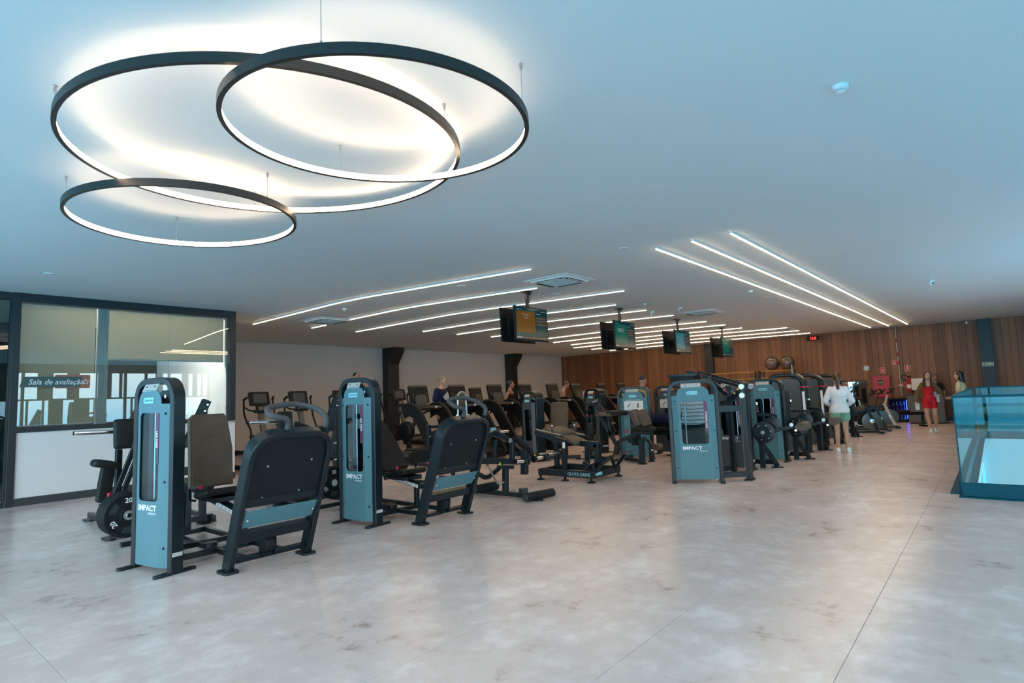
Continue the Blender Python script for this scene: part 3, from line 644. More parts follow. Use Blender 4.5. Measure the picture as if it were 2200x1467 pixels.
# ---------------------------------------------------------------- plate-loaded machines behind the leg presses
def bars(t, spec):
    """spec rows: (name, material, thickness, [points]) rectangular members in the thing's frame"""
    for name, m, w, pts in spec:
        mb = MB(); pts = [Vector(p) for p in pts]
        w, h = (w, w) if not isinstance(w, tuple) else w
        for a, b in zip(pts[:-1], pts[1:]): mb.bar(a, b, w, h, ext=0 if len(pts) == 2 else w*.2)
        mb.build(name, m, t)
def foot(t, x, y, dx=.05, dy=.12, m=None): MB().prism(rrect(-dx, -dy, dx, dy, min(dx, dy)*.8, 4), (x, y, 0), (1, 0, 0), (0, 1, 0), (0, 0, .02)).build('foot', m or BLACK, t)
def peg(t, a, b, r=.025, collar=True):
    a, b = Vector(a), Vector(b); o = MB().cyl(a, b, r, 14).build('plate_peg', CHROME, t)
    d = (a-b).normalized()
    if collar: MB().cyl(b-d*.0, b+d*.045, r*1.9, 16).build('peg_collar', BLACK, o)
    MB().cyl(a-d*.0, a+d*.008, r*.9, 14).build('peg_cap', BLACKM, o)
PLATE_MESH = {}
def weight_plate(label, c, axis, r=.225, th=.045, num='20', group='weight plates on the machines'):
    """disc on a peg: rim, three dark grip patches, steel hub, numbers; face towards axis"""
    t = thing('weight_plate', label, 'weight plate', c, group=group)
    d, s, u = _basis(axis); n = 40
    if u.z < 0: u = -u
    s = u.cross(d)
    key = (tuple(round(q, 3) for q in d), r, th)
    mb = MB(); prof = [(r-.012, -th/2), (r, -th/2+.010), (r, th/2-.010), (r-.010, th/2), (r-.030, th/2), (r-.036, th/2-.010), (r*.34, th/2-.008), (r*.31, th/2), (.031, th/2), (.029, th/2-.004), (.029, -th/2+.004), (.031, -th/2)]
    # dark patches paint the shade of three grip openings; the web stays solid
    N = 60; V = []; k = len(prof); Fc = []
    for i in range(N):
        an = 2*math.pi*i/N
        for rr, zz in prof: V.append(d*zz+(u*math.cos(an)+s*math.sin(an))*rr)
    for i in range(N):
        an = (i+.5)/N*3 % 1; hole = .38 < an < .62
        for j in range(k):
            j2 = (j+1) % k
            Fc.append((i*k+j, i*k+j2, ((i+1) % N)*k+j2, ((i+1) % N)*k+j))
    mb.add(V, Fc); mb.build('disc', RUBBER, t)
    for q in range(3):
        a0 = 2*math.pi*(q+.5)/3; P = []
        for an in np.linspace(a0-.36, a0+.36, 7): P.append((math.cos(an)*r*.80, math.sin(an)*r*.80))
        for an in np.linspace(a0+.30, a0-.30, 7): P.append((math.cos(an)*r*.52, math.sin(an)*r*.52))
        go = MB().prism(P, d*(th/2-.0085), u, s, d*.001).build('grip_dark_patch', INK, t)
        gr = MB()
        for an in np.linspace(a0-.33, a0+.33, 9): gr.bar(d*(th/2-.004)+(u*math.cos(an)+s*math.sin(an))*r*.81, d*(th/2-.004)+(u*math.cos(an)+s*math.sin(an))*r*.87, .010, .006, b=.001)
        gr.build('grip_ridges', RUBBER, t)
        a1 = 2*math.pi*q/3; R1 = u*math.cos(a1)+s*math.sin(a1); T1 = d.cross(R1)
        lettering(num, r*.30, R1*r*.56+d*(th/2-.0075), T1*-1 if True else T1, R1, PRINT, t, align='CENTER', bold=.001)
    MB().lathe([(.047, th/2-.004), (.047, th/2+.003), (.030, th/2+.003), (.029, th/2-.01)], axis=d, n=24).build('hub_ring', STEEL, t)
    return t
def plate_machine(label, loc):
    """seated plate-loaded press; local axes = room axes, origin under its rear post"""
    t = thing('plate_loaded_press', label, 'exercise machine', loc, group='plate loaded presses behind the leg presses')
    bars(t, [('upright', BLACK, (.07, .08), [(0, 0, .02), (0, 0, 1.45)]),
             ('upright', BLACK, (.06, .07), [(-.95, -.05, .05), (-.95, -.05, 1.02)]),
             ('swing_arm', BLACK, (.075, .10), [(-.22, -.02, .98), (.03, -.02, 1.56)]),
             ('swing_arm', BLACK, (.06, .08), [(-.22, -.02, 1.00), (-.72, -.08, 1.18)]),
             ('crossbar', BLACK, (.06, .11), [(0, 0, 1.10), (-.35, 0, 1.06)]),
             ('lever', BLACK, (.035, .05), [(-1.13, -.45, .44), (-.90, -.45, 1.10)]),
             ('lever', BLACK, (.035, .05), [(-1.06, -.45, .44), (-.83, -.45, 1.10)]),
             ('base_rail', BLACK, (.07, .07), [(-1.0, 0, .07), (.12, 0, .07)]),
             ('base_rail', BLACK, (.07, .07), [(-.85, -.5, .07), (-.75, 1.75, .07)]),
             ('base_rail', BLACK, (.06, .06), [(.1, -.1, .06), (.12, .9, .06)]),
             ('plate_bracket', BLACK, (.05, .06), [(-1.12, -.05, .40), (-.85, 0, .40)])])
    for x, y in ((.0, -.03), (.13, .1), (-1.0, .05), (-.78, 1.7), (-.86, -.48)): foot(t, x, y)
    peg(t, (-1.38, -.05, 1.235), (-.88, -.05, 1.225)); peg(t, (-1.12, -1.02, .40), (-1.12, -.1, .40), .025, False)
    MB().cushion((-.94, -.20, 1.20), (.22, .34, .08), Matrix.Rotation(math.pi/2-.1, 3, 'X'), .035).build('head_pad', PAD, t)
    MB().cushion((-1.14, -.25, .88), (.24, .20, .085), Matrix.Rotation(.25, 3, 'Y'), .035).build('seat_pad', PAD, t)
    MB().cushion((-1.12, -.22, .66), (.13, .10, .40), Matrix.Rotation(.12, 3, 'Y'), .03).build('seat_post_cover', PAD, t)
    MB().cyl((-1.13, -.40, .50), (-1.13, -.40, .58), .018, 12).build('pull_pin', RED, t)
    MB().cyl((-.25, .35, .64), (.35, .35, .66), .055, 16).build('foam_roller', mat('grey_foam_roller', (.05, .055, .058), .6), t)
    MB().cushion((.18, .12, .86), (.30, .12, .22), None, .03).build('lumbar_pad', PAD, t)
    for z in (.60, .85): MB().cyl((-.06, -.05, z), (-.02, -.05, z), .012, 8).build('frame_bolt', CHROME, t)
    for z in (1.42, 1.50): MB().cyl((-.01+(z-1.42)*.4, -.07, z), (-.01+(z-1.42)*.4, -.055, z), .014, 10).build('arm_bolt', CHROME, t)
    return t
pm = plate_machine('plate loaded press with chrome peg behind the nearest leg press', (3.2, 7.9, 0))
copy_tree(pm, None, (5.15, 7.9, 0), label='plate loaded press between the two grey leg press towers')
t = thing('weight_plate_rack', 'short black plate rack with pegs behind the second leg press backrest', 'rack', (6.80, 7.60, 0))
bars(t, [('post', BLACK, (.06, .06), [(0, 0, .02), (0, 0, 1.02)]), ('post', BLACK, (.06, .06), [(.55, 0, .02), (.55, 0, 1.02)]), ('crossbar', BLACK, (.05, .05), [(0, 0, .98), (.55, 0, .98)]), ('base_bar', BLACK, (.06, .06), [(-.05, 0, .05), (.60, 0, .05)]), ('base_bar', BLACK, (.06, .05), [(0, -.35, .04), (0, .35, .04)]), ('base_bar', BLACK, (.06, .05), [(.55, -.35, .04), (.55, .35, .04)])])
for x in (0, .55):
    for z in (.82, .46): MB().cyl((x, -.30, z), (x, -.02, z), .022, 12).build('plate_peg', CHROME, t)
pn = ('outermost', 'second', 'third', 'fourth', 'innermost')
for k in range(5): weight_plate('black 20 plate, %s of the five stacked beside the nearest tower' % pn[k], (2.08, 6.92+.047*k, .40), (0, -1, 0), group='five plates beside the nearest tower')
weight_plate('large black plate standing behind the stack of five plates', (2.50, 7.35, .30), (-.1, -1, 0), .29, .05, '20')
for k in range(3): weight_plate('black 20 plate, %s of the three beside the second tower' % ('front', 'middle', 'rear')[k], (4.72, 7.30+.047*k, .34), (0, -1, 0), group='three plates beside the second tower')
for k in range(3): weight_plate('black 20 plate, %s of the three under the reclined backrest' % ('front', 'middle', 'rear')[k], (6.80, 7.36+.047*k, .46), (0, -1, 0), .225, .045, '20', group='three plates under the reclined backrest')
for k in range(2): weight_plate('small black plate, %s of the pair on the upper left peg of the plate rack' % ('front', 'rear')[k], (6.80, 7.40+.032*k, .82), (0, -1, 0), .115, .03, '5', group='small plates behind the second leg press')
for k in range(2): weight_plate('small black plate, %s of the pair on the upper right peg of the plate rack' % ('front', 'rear')[k], (7.35, 7.40+.032*k, .82), (0, -1, 0), .115, .03, '5', group='small plates behind the second leg press')
weight_plate('black 20 plate low beside the second leg press tower base', (4.70, 6.75, .36), (-.2, -1, 0), .225, .045, '20')
# ---------------------------------------------------------------- plate-loaded leg curl with floor rollers (right of the second leg press)
t = thing('plate_loaded_leg_machine', 'black plate loaded leg machine with padded floor rollers and chrome pegs', 'exercise machine', (6.5, 5.6, 0), world=True)
Q = lambda x, y: PY(x, y, 5.6)
FOAM = mat('grey_vinyl_roller', (.035, .045, .05), .45)
a, b = Vector((6.27, 5.08, .07)), Vector((6.80, 4.99, .07)); MB().cyl(a, b, .058, 20, .012).build('front_roller', RUBBER, t)
MB().cyl(a+(a-b).normalized()*.001, a+(a-b).normalized()*.012, .056, 20).build('roller_cap', FOAM, t)
a, b = Vector((6.22, 5.98, .12)), Vector((6.62, 5.90, .13)); MB().cyl(a, b, .065, 20, .012).build('rear_roller', RUBBER, t)
MB().cyl(a+(a-b).normalized()*.001, a+(a-b).normalized()*.012, .062, 20).build('roller_cap', FOAM, t)
bars(t, [('base_rail', BLACK, (.07, .06), [(6.50, 5.06, .05), (6.44, 6.6, .05)]), ('foot_block', FOAM, .08, [(6.68, 5.50, .06), (6.80, 5.48, .06)]),
         ('post', BLACK, (.07, .075), [Q(1086, 1058), Q(1086, 1006)]), ('post_head', BLACK, (.09, .05), [Q(1072, 1003), Q(1100, 1003)]),
         ('main_beam', BLACK, (.07, .085), [Q(1032, 990), Q(1136, 992)]), ('hanging_post', BLACK, (.08, .10), [Q(1127, 950), Q(1127, 1019)]),
         ('inner_post', BLACK, (.06, .07), [Q(1100, 945), Q(1100, 985)]), ('rear_beam', BLACK, (.06, .07), [PY(1108, 975, 6.1), PY(1150, 977, 6.1)]),
         ('lever', BLACK, (.06, .08), [Q(1040, 940), Q(1062, 930), Q(1090, 944)]), ('rear_post', BLACK, (.06, .06), [PY(1064, 985, 6.0), PY(1066, 945, 6.0)])])
a, b = Q(1102, 944), Q(1136, 973); MB().bar(a, b, .09, .075).build('thigh_pad_frame', BLACK, t)
MB().cyl(a+Vector((0, -.04, .03)), b+Vector((0, -.04, .03)), .048, 18, .01).build('thigh_roller', RUBBER, t); MB().cyl(b+Vector((0, -.045, .025)), b+Vector((.012, -.047, .015)), .047, 18).build('roller_cap', FOAM, t)
YP = Vector((0, -.09, 0)); peg(t, Q(1099, 991)+YP, Q(1120, 990)+YP, .028); peg(t, Q(1155, 982)+YP, Q(1136, 986)+YP, .028)
MB().tube(fillet([Q(1040, 975), Q(1047, 998), Q(1070, 1042), Q(1085, 1034)], .06), .013, 10).build('crank_lever', STEEL, t); MB().cyl(Q(1039, 972), Q(1048, 1000), .021, 12).build('lever_grip', mat('grey_grip', (.10, .12, .13), .5), t)
for x, y in ((1095, 1055), (1089, 946)): MB().cyl(Q(x, y)+Vector((0, -.05, 0)), Q(x, y)+Vector((0, -.08, 0)), .032, 16).build('pivot_cap', STEEL, t)
MB().prism([(-.03, 0), (.03, 0), (0, .05)], Q(1070, 999)+Vector((0, -.038, 0)), (1, 0, 0), (0, 0, 1), (0, -.002, 0)).build('warning_sticker', YELLOW, t)
MB().prism([(-.025, 0), (.025, 0), (0, .045)], PY(1149, 979, 6.06), (1, 0, 0), (0, 0, 1), (0, -.002, 0)).build('warning_sticker', YELLOW, t)
MB().box(PY(1060, 928, 5.7), (.07, .06, .13)).build('counter_box', mat('pale_blue_plastic', (.25, .45, .55), .4), t)
MB().tube(fillet([PY(1028, 1018, 5.75), PY(1045, 1028, 5.75), PY(1068, 1010, 5.75), PY(1078, 1000, 5.75)], .2, 6), .035, 10).build('curved_guard', BLACK, t)
for y in (5.06, 6.5): foot(t, 6.47, y)
peg(t, PY(1092, 926, 6.6), PY(1068, 928, 6.6), .022)
# ---------------------------------------------------------------- hip-thrust bench
t = thing('hip_thrust_bench', 'low black hip thrust bench with red tipped handles and sloping foot plate', 'exercise machine', (8.5, 5.7, 0), world=True)
A = lambda x, y: PX(x, y, 8.15); Bq = lambda x, y: PX(x, y, 8.95)
yA = A(1163, 1000).y; yF = A(1270, 1020).y
bars(t, [('side_beam', BLACK, (.08, .11), [(8.15, yA+.02, .13), (8.15, yF-.02, .13)]), ('side_beam', BLACK, (.08, .11), [(8.95, yA, .13), (8.95, yF, .13)]),
         ('rear_crossbeam', BLACK, (.08, .11), [(8.10, yA, .13), (9.0, yA, .13)]), ('front_crossbeam', BLACK, (.08, .12), [(8.12, yF, .13), (9.05, yF, .13)]),
         ('post', BLACK, (.07, .08), [(8.17, A(1212, 1).y if False else A(1212, 1010).y, .13), A(1211, 945)]), ('post', BLACK, (.07, .08), [(8.95, Bq(1262, 1000).y, .13), Bq(1262, 938)]),
         ('rear_post', BLACK, (.07, .08), [(8.55, yA-.05, .13), (8.55, yA-.05, .72)]),
         ('side_rail', BLACK, (.05, .085), [A(1150, 928), A(1215, 950)]), ('side_rail', BLACK, (.05, .085), [Bq(1222, 934), Bq(1264, 942)]),
         ('lift_arm', BLACK, (.09, .10), [(8.55, A(1222, 960).y, .60), (8.55, A(1255, 965).y, .58), (8.55, A(1258, 1005).y, .22)]),
         ('lift_arm', BLACK, (.07, .09), [(8.55, yA-.05, .66), (8.55, A(1222, 960).y, .60)])])
for s_, X_ in ((A, 8.15), (Bq, 8.95)):
    q0, q1 = (s_(1152, 925), s_(1205, 938)) if X_ == 8.15 else (s_(1215, 929), s_(1255, 936))
    MB().bar(q0+Vector((0, 0, .025)), q1+Vector((0, 0, .025)), .055, .012).build('rail_cap', mat('pale_rail_cap', (.30, .26, .22), .5), t)  # paler strip along the top of each rail
    h0 = s_(1187, 938) if X_ == 8.15 else s_(1235, 935); hb = MB().cyl(h0, h0+Vector((0, 0, .18)), .019, 12).build('handle', mat('handle_foam', (.05, .05, .052), .6), t)
    MB().cyl(h0-Vector((0, 0, .012)), h0+Vector((0, 0, .012)), .024, 12).build('handle_ring', RED, hb); MB().cyl(h0+Vector((0, 0, .14)), h0+Vector((0, 0, .155)), .023, 12).build('handle_ring', RED, hb)
    MB().cyl(h0+Vector((0, 0, .155)), h0+Vector((0, 0, .20)), .017, 12).build('handle_tip', CHROME, hb)
MB().cushion((8.55, (A(1150, 925).y+A(1195, 930).y)/2, .80), (.62, .34, .09), Matrix.Rotation(.28, 3, 'X'), .04).build('back_pad', PADB, t)
MB().cushion((8.55, A(1205, 950).y, .66), (.40, .32, .07), Matrix.Rotation(.35, 3, 'X'), .03).build('seat_pad', PADB, t)
pd = A(1176, 975); peg(t, Vector((7.80, A(1203, 972).y, .47)), Vector((8.12, A(1203, 972).y, .47)), .030)
pd = Bq(1262, 960); peg(t, Vector((9.30, pd.y, pd.z)), Vector((9.0, pd.y, pd.z)), .027)
f0, f1 = Vector((8.2, yF+.22, .20)), Vector((8.2, yF-.34, .44))
MB().prism([(0, 0), (.75, 0), (.75, .012), (0, .012)], f0, (1, 0, 0), (0, .35, .94), f1-f0).build('foot_plate', BLACK, t)
for x in (8.25, 8.9):
    for k in (.35, .8): MB().bar(f0.lerp(f1, k)+Vector((x-8.2, 0, 0)), (x, yF-.02, .15), .04, .05).build('plate_strut', BLACK, t)
MB().bar((8.4, A(1295, 1).y if False else yF+.30, .30), (8.4, yF+.05, .16), .05, .06).build('damper', BLACK, t)
for x, y in ((8.12, yA), (8.98, yA), (8.15, yF), (9.03, yF), (8.17, A(1212, 1010).y)): MB().lathe([(.07, 0), (.07, .012), (.055, .02), (.02, .025), (.02, .075)], (x, y, 0), n=20).build('levelling_foot', BLACKM, t)
lettering('GLUTE DRIVE', .075, (8.105, A(1222, 1016).y, .105), (0, -1, 0), (0, 0, 1), mat('teal_print', (.25, .50, .55), .5), t, bold=.001)
for o_, u_ in (((8.22, yF-.0445, .105), (1, 0, 0)), ((8.16, yA-.0, .105), (0, -1, 0))):
    MB().prism(rrect(0, 0, .20, .05, .015, 3), o_, u_, (0, 0, 1), Vector(u_).cross(Vector((0, 0, 1)))*.004).build('badge', BADGE, t)
MB().box((8.11, A(1214, 955).y, .60), (.004, .05, .10), None, .001).build('sticker', PRINT, t)
# ---------------------------------------------------------------- selectorised machines with towers (middle of the room)
def strut(t, a, b, w=.055, h=.075): 
    MB().bar(a, b, w, h).build('strut', BLACK, t); foot(t, b[0], b[1], .06, .10)
# standing calf machine
t = thing('standing_calf_machine', 'standing calf machine with wide grey tower and overhead shoulder arms', 'exercise machine', (8.88, 3.70, 0), world=True)
tower(t, RT(8.88, 3.70, -65), w=.78, h=1.61, d=.13, title='STANDING CALF', win=(-.20, .60, .20, 1.27), stack=False)
Mc = RT(8.88, 3.70, -65)
for s in (-.13, .17): MB().cyl(Mc @ Vector((s, .065, .1)), Mc @ Vector((s, .065, 1.5)), .012, 10).build('guide_rod', CHROME, t)
sb = MB()
for k in range(9): sb.box(Mc @ Vector((0, .065, .12+k*.045)), (.10, .30, .038), RT(0, 0, -65+90).to_3x3(), .003)
sb.build('weight_stack', BLACKM, t)
p0 = PZ(1612, 1031); XP = p0.x
pt = PX(1606, 822, XP)
bars(t, [('side_post', BLACK, (.12, .075), [(XP, p0.y, .02), (XP, p0.y, pt.z)]), ('base_rail', BLACK, (.08, .08), [Mc @ Vector((.36, .12, .10)), (XP, p0.y, .10)]),
         ('mid_crossbar', BLACK, (.05, .10), [Mc @ Vector((.37, .05, 1.13)), (XP, p0.y, 1.13)]), ('rear_rail', BLACK, (.07, .07), [Mc @ Vector((-.30, .12, .07)), (XP+.75, p0.y+.55, .07)]),
         ('rear_post', BLACK, (.08, .08), [(XP+.75, p0.y+.5, .02), (XP+.75, p0.y+.5, 1.5)])])
foot(t, XP, p0.y, .13, .06)
tip = PX(1470, 798, 9.5)
arm = [Vector((XP, p0.y+.02, pt.z-.06)), PX(1478, 799, 9.6)]
for dx in (0, .45):
    MB().bar(arm[0]+Vector((dx, 0, 0)), arm[1]+Vector((dx, .0, 0)), .05, .05).build('shoulder_arm', BLACK, t)
    q = arm[1]+Vector((dx, 0, 0)); d = (arm[0]-arm[1]).normalized()
    MB().cyl(q-d*.02, q+d*.26, .026, 12).build('arm_grip', mat('calf_grip', (.045, .04, .04), .6), t); MB().cyl(q+d*.26, q+d*.275, .030, 12).build('grip_ring', RED, t); MB().cyl(q-d*.035, q-d*.02, .028, 12).build('grip_ring', RED, t)
    MB().cyl(arm[0]+Vector((dx-.10, -.02, 0)), arm[0]+Vector((dx-.04, -.02, 0)), .045, 18).build('pivot_cap', STEEL, t)
MB().cyl(Vector((XP-.10, p0.y, 1.33)), Vector((XP-.05, p0.y, 1.33)), .045, 18).build('pivot_cap', STEEL, t)
bars(t, [('linkage', BLACK, (.05, .07), [PX(1520, 812, 9.5), PX(1562, 848, 9.5)]), ('linkage', BLACK, (.06, .09), [PX(1545, 880, 9.8), PX(1592, 838, 9.8)])])
MB().cyl(PX(1556, 838, 9.45), PX(1556, 838, 9.40), .02, 12).build('pull_pin', RED, t)
pc = PX(1473, 812, 9.65)
pdm = MB(); 
for y0, y1, z0, z1 in ((-.26, .26, -.02, .02),): pdm.prism(rrect(-.20, -.27, .20, .27, .05, 4), pc+Vector((0, 0, .03)), (1, 0, 0), (0, 1, 0), (0, 0, .035))
pdm.build('shoulder_pad_rim', BLACK, t)
MB().prism(rrect(-.17, -.23, .17, .23, .05, 4), pc+Vector((0, 0, -.07)), (1, 0, 0), (0, 1, 0), (0, 0, .10)).build('shoulder_pad', PAD, t)
for x, y in ((1585, 838), (1578, 846)): MB().prism([(-.018, 0), (.018, 0), (0, .032)], PX(x, y, 9.42), (0, -1, 0), (0, 0, 1), (-.002, 0, 0)).build('warning_sticker', YELLOW, t)
# leg extensions in the right-hand row
def leg_extension(label, xc, yc, shroud=None, w=.66, h=1.60, wide=True, title='LEG EXTENSION', arm=.0):
    t = thing('leg_extension_machine', label, 'exercise machine', (xc, yc, 0), group='leg extension machines along the walkway')
    tower(t, RT(0, 0, -90), w=w, h=h, shroud=shroud, title=title, win=(-.17, .62, .17, 1.22), back=False)
    # seat behind the tower, cam and roller arm reaching to the walkway (-y)
    ya = -w/2-.06
    bars(t, [('seat_frame', BLACK, (.08, .08), [(.55, .45, .10), (.55, -.55, .10)]), ('seat_post', BLACK, (.08, .09), [(.55, -.10, .10), (.55, -.10, .55)]), ('base_rail', BLACK, (.07, .07), [(.06, .05, .07), (.60, .05, .07)]),
             ('cam_post', BLACK, (.07, .08), [(.28, ya-.02, .02), (.28, ya-.02, .80)]), ('top_rail', BLACK, (.05, .05), [(.32, ya+.02, .96), (.32, ya-.28, .95)]), ('top_rail', BLACK, (.05, .05), [(.32, ya-.28, .96), (.36, ya-.30, .66)])])
    MB().cushion((.58, .0, .62), (.44, .46, .09), None, .04).build('seat', PAD, t)
    MB().cushion((.58, .34, .98), (.44, .66, .09), Matrix.Rotation(math.pi/2-.2, 3, 'X'), .04).build('backrest', PAD, t)
    c = Vector((.10, ya-.12, .66))
    cam = MB().lathe([(.16, 0), (.19, .006), (.19, .022), (.16, .028)], c+Vector((.0, 0, 0)), (1, 0, 0), 32).build('cam_disc', BLACK, t)
    MB().lathe([(.12, 0), (.145, .006), (.145, .022), (.12, .028)], c+Vector((.10, -.12, .12)), (1, 0, 0), 28).build('cam_disc', BLACK, t)
    MB().prism(rrect(-.16, -.08, .10, .10, .07, 4), c+Vector((-.012, .06, 0)), (0, 1, 0), (0, 0, 1), (-.012, 0, 0)).build('cam_cover', BLACK, t)
    MB().cyl(c-Vector((.045, 0, 0)), c+Vector((.02, 0, 0)), .034, 16).build('cam_hub', STEEL, cam)
    for an in range(6): MB().cyl(c+Vector((-.012, .13*math.cos(an), .13*math.sin(an))), c+Vector((.0, .13*math.cos(an), .13*math.sin(an))), .011, 8).build('cam_bolt', CHROME, cam)
    e = c+Vector((.05, -.48, .10))
    MB().bar(c+Vector((.05, -.05, .0)), e, .05, .06).build('roller_arm', BLACK, t)
    MB().cyl(e+Vector((-.03, .02, .03)), e+Vector((.02, .02, .03)), .033, 16).build('arm_pivot', STEEL, t)
    MB().cyl(e+Vector((-.04, -.13, .0)), e+Vector((.40, -.13, .0)), .075, 20, .012).build('shin_roller', PADB, t); MB().cyl(e+Vector((-.06, -.05, -.06)), e+Vector((.0, -.05, -.06)), .02, 10).build('pull_knob', CHROME, t)
    strut(t, (.24, ya, .52), (.58, ya-.18, .03))
    MB().cyl((.18, ya-.02, 1.02), (.18, ya-.02, 1.14), .024, 12).build('grip', mat('ext_grip', (.03, .03, .03), .6), t); MB().cyl((.18, ya-.02, 1.14), (.18, ya-.02, 1.185), .022, 12).build('grip_tip', CHROME, t); MB().cyl((.18, ya-.02, 1.01), (.18, ya-.02, 1.025), .028, 12).build('grip_ring', RED, t)
    return t
leg_extension('dark leg extension machine right behind the standing calf machine', 10.52, 3.70, DSHR)
leg_extension('grey towered leg extension machine in the middle of the walkway row', 12.0, 3.53, GREY, w=.70, h=1.615)
# black rounded towers
def black_tower(label, xc, yc, w=.72, h=1.78, text='INSPIRATION'):
    t = thing('black_cable_machine', label, 'exercise machine', (xc, yc, 0), group='black rounded towers along the walkway')
    path = fillet([(0, w/2, .03), (0, w/2, h-.04), (0, -w/2, h-.04), (0, -w/2, .03)], .26, 9)
    MB().sweep([p+Vector((.12, 0, 0)) for p in path], (1, 0, 0), .085, .26, b=.03).build('arch_frame', BLACK, t)
    MB().prism(rrect(-w/2+.05, .04, w/2-.05, h-.12, (.02, .02, .2, .2), 6), (.03, 0, 0), (0, 1, 0), (0, 0, 1), (.02, 0, 0)).build('front_cover', DSHR, t)
    MB().prism(rrect(-.12, .45, .12, h-.38, .05, 4), (.022, .05, 0), (0, 1, 0), (0, 0, 1), (.01, 0, 0)).build('window_pane', DARKG, t)
    MB().cyl((.12, -w/2, h-.30), (.12, -w/2, h-.325), .135, 24).build('ring_band', RED, t)
    MB().box((-.012, -w/2-.005, h-.72), (.006, .05, .62), None, .002).build('side_label', PRINT, t)
    lettering(text, .085, (.018, .14, 1.30), (0, 0, -1), (0, -1, 0), mat('grey_print', (.35, .40, .42), .5), t)
    bars(t, [('seat_post', BLACK, (.09, .10), [(.75, .0, .02), (.75, .0, .52)]), ('base_rail', BLACK, (.08, .08), [(.12, 0, .07), (1.0, 0, .07)]), ('column', BLACK, (.10, .10), [(.45, -w/2-.15, .02), (.45, -w/2-.15, .80)]), ('arm_rail', BLACK, (.05, .06), [(.40, -w/2+.02, .94), (.40, -w/2-.22, .92)]), ('arm_rail', BLACK, (.05, .06), [(.40, -w/2-.22, .92), (.42, -w/2-.26, .62)])])
    MB().cushion((.75, -.02, .58), (.42, .42, .09), None, .04).build('seat', PAD, t); MB().cushion((.78, .30, .92), (.40, .6, .09), Matrix.Rotation(math.pi/2-.2, 3, 'X'), .04).build('backrest', PAD, t)
    strut(t, (.30, -w/2-.06, .62), (.70, -w/2-.24, .03)); strut(t, (.50, -w/2-.03, .62), (.98, -w/2-.10, .03))
    MB().lathe([(.13, 0), (.16, .006), (.16, .022), (.13, .028)], (.30, -w/2-.16, .74), (1, 0, 0), 28).build('cam_disc', BLACK, t)
    e = Vector((.36, -w/2-.30, .78)); MB().bar((.36, -w/2-.14, .72), e, .05, .06).build('roller_arm', BLACK, t); MB().cyl(e+Vector((-.03, -.08, 0)), e+Vector((.36, -.08, 0)), .075, 20, .012).build('shin_roller', PADB, t); MB().cyl(e+Vector((-.05, .03, .03)), e+Vector((0, .03, .03)), .032, 14).build('arm_pivot', STEEL, t)
    MB().cyl((.25, -w/2-.05, 1.0), (.25, -w/2-.05, 1.12), .024, 12).build('grip', BLACKM, t); MB().cyl((.25, -w/2-.05, 1.12), (.25, -w/2-.05, 1.16), .022, 12).build('grip_tip', CHROME, t)
    for s in (-1, 1): foot(t, .12, s*w/2, .16, .07)
    return t
black_tower('black rounded tower with red band next to the grey towered leg extension', 13.7, 3.58, h=1.73)
black_tower('black rounded tower just left of the person in white', 15.4, 3.58, h=1.73)
black_tower('black rounded tower hidden behind the head of the person in white', 17.5, 3.58, h=1.73)
# kneeling and lying curls
q = PZ(1339, 985); q2 = PZ(1402, 990)
t = thing('kneeling_leg_curl', 'kneeling leg curl with teal grey tower, placard and split knee pads', 'exercise machine', (q.x, q.y-.33, 0))
tower(t, RT(0, 0, -78), w=.74, h=1.57, title=None, placard='KNEELING LEG CURL', win=(-.09, .30, .13, 1.17), lower=False)
g = lambda x, y, X=-.75: PX(x, y, q.x+X)-Vector((q.x, q.y-.33, 0))
pb = g(1381, 1003); 
bars(t, [('front_post', BLACK, (.09, .10), [(pb.x, pb.y, .02), (pb.x, pb.y, .52)]), ('base_rail', BLACK, (.07, .07), [(-.03, .10, .06), (-.40, .05, .06)]), ('base_rail', BLACK, (.07, .07), [(-.40, .05, .06), (pb.x, pb.y, .06)]), ('cross_arm', BLACK, (.05, .07), [g(1335, 945), g(1368, 932)]), ('lever_arm', BLACK, (.05, .06), [g(1393, 945), g(1403, 965)]), ('pad_frame', BLACK, (.10, .12), [g(1362, 925), g(1403, 928)]), ('side_leg', BLACK, (.07, .07), [(-.30, -.50, .02), (-.30, -.50, .35)])])
for k, x in enumerate((1367, 1384)): MB().cushion(g(x, 898), (.17, .17, .36), Matrix.Rotation(-.35, 3, 'X'), .06).build('knee_pad', PADB, t)
MB().cushion(g(1383, 921), (.30, .42, .10), None, .04).build('chest_pad', PAD, t)
peg(t, g(1402, 968), g(1393, 945), .024, False)
MB().cyl(g(1346, 930), g(1346, 922), .022, 12).build('pull_pin', RED, t); MB().cyl(g(1388, 900, -.8), g(1392, 900, -.8), .016, 10).build('grip_end', RED, t)
MB().lathe([(.06, -.03), (.07, 0), (.06, .03)], g(1355, 945), (1, 0, 0), 20).build('range_dial', BLACK, t)
foot(t, pb.x, pb.y, .09, .09); foot(t, -.30, -.50, .08, .06)
rc = g(1412, 960, -.30); MB().cyl(rc+Vector((-.10, 0, 0)), rc+Vector((.14, 0, 0)), .07, 18, .012).build('ankle_roller', PADB, t)
bars(t, [('roller_lever', BLACK, (.04, .05), [rc, (rc.x, rc.y+.30, rc.z+.18)]), ('roller_lever', BLACK, (.04, .05), [(rc.x, rc.y+.30, rc.z+.18), (pb.x+.1, pb.y-.05, .50)])])
YL = PX(1404, 850, 12.6).y-.37
t = thing('lying_leg_curl', 'lying leg curl tower with placard between the kneeling curl and the calf machine', 'exercise machine', (12.6, YL, 0))
tower(t, RT(0, 0, -90), w=.74, h=1.57, title=None, placard='LEG CURL', win=(-.09, .30, .13, 1.17), lower=False, shroud=DSHR)
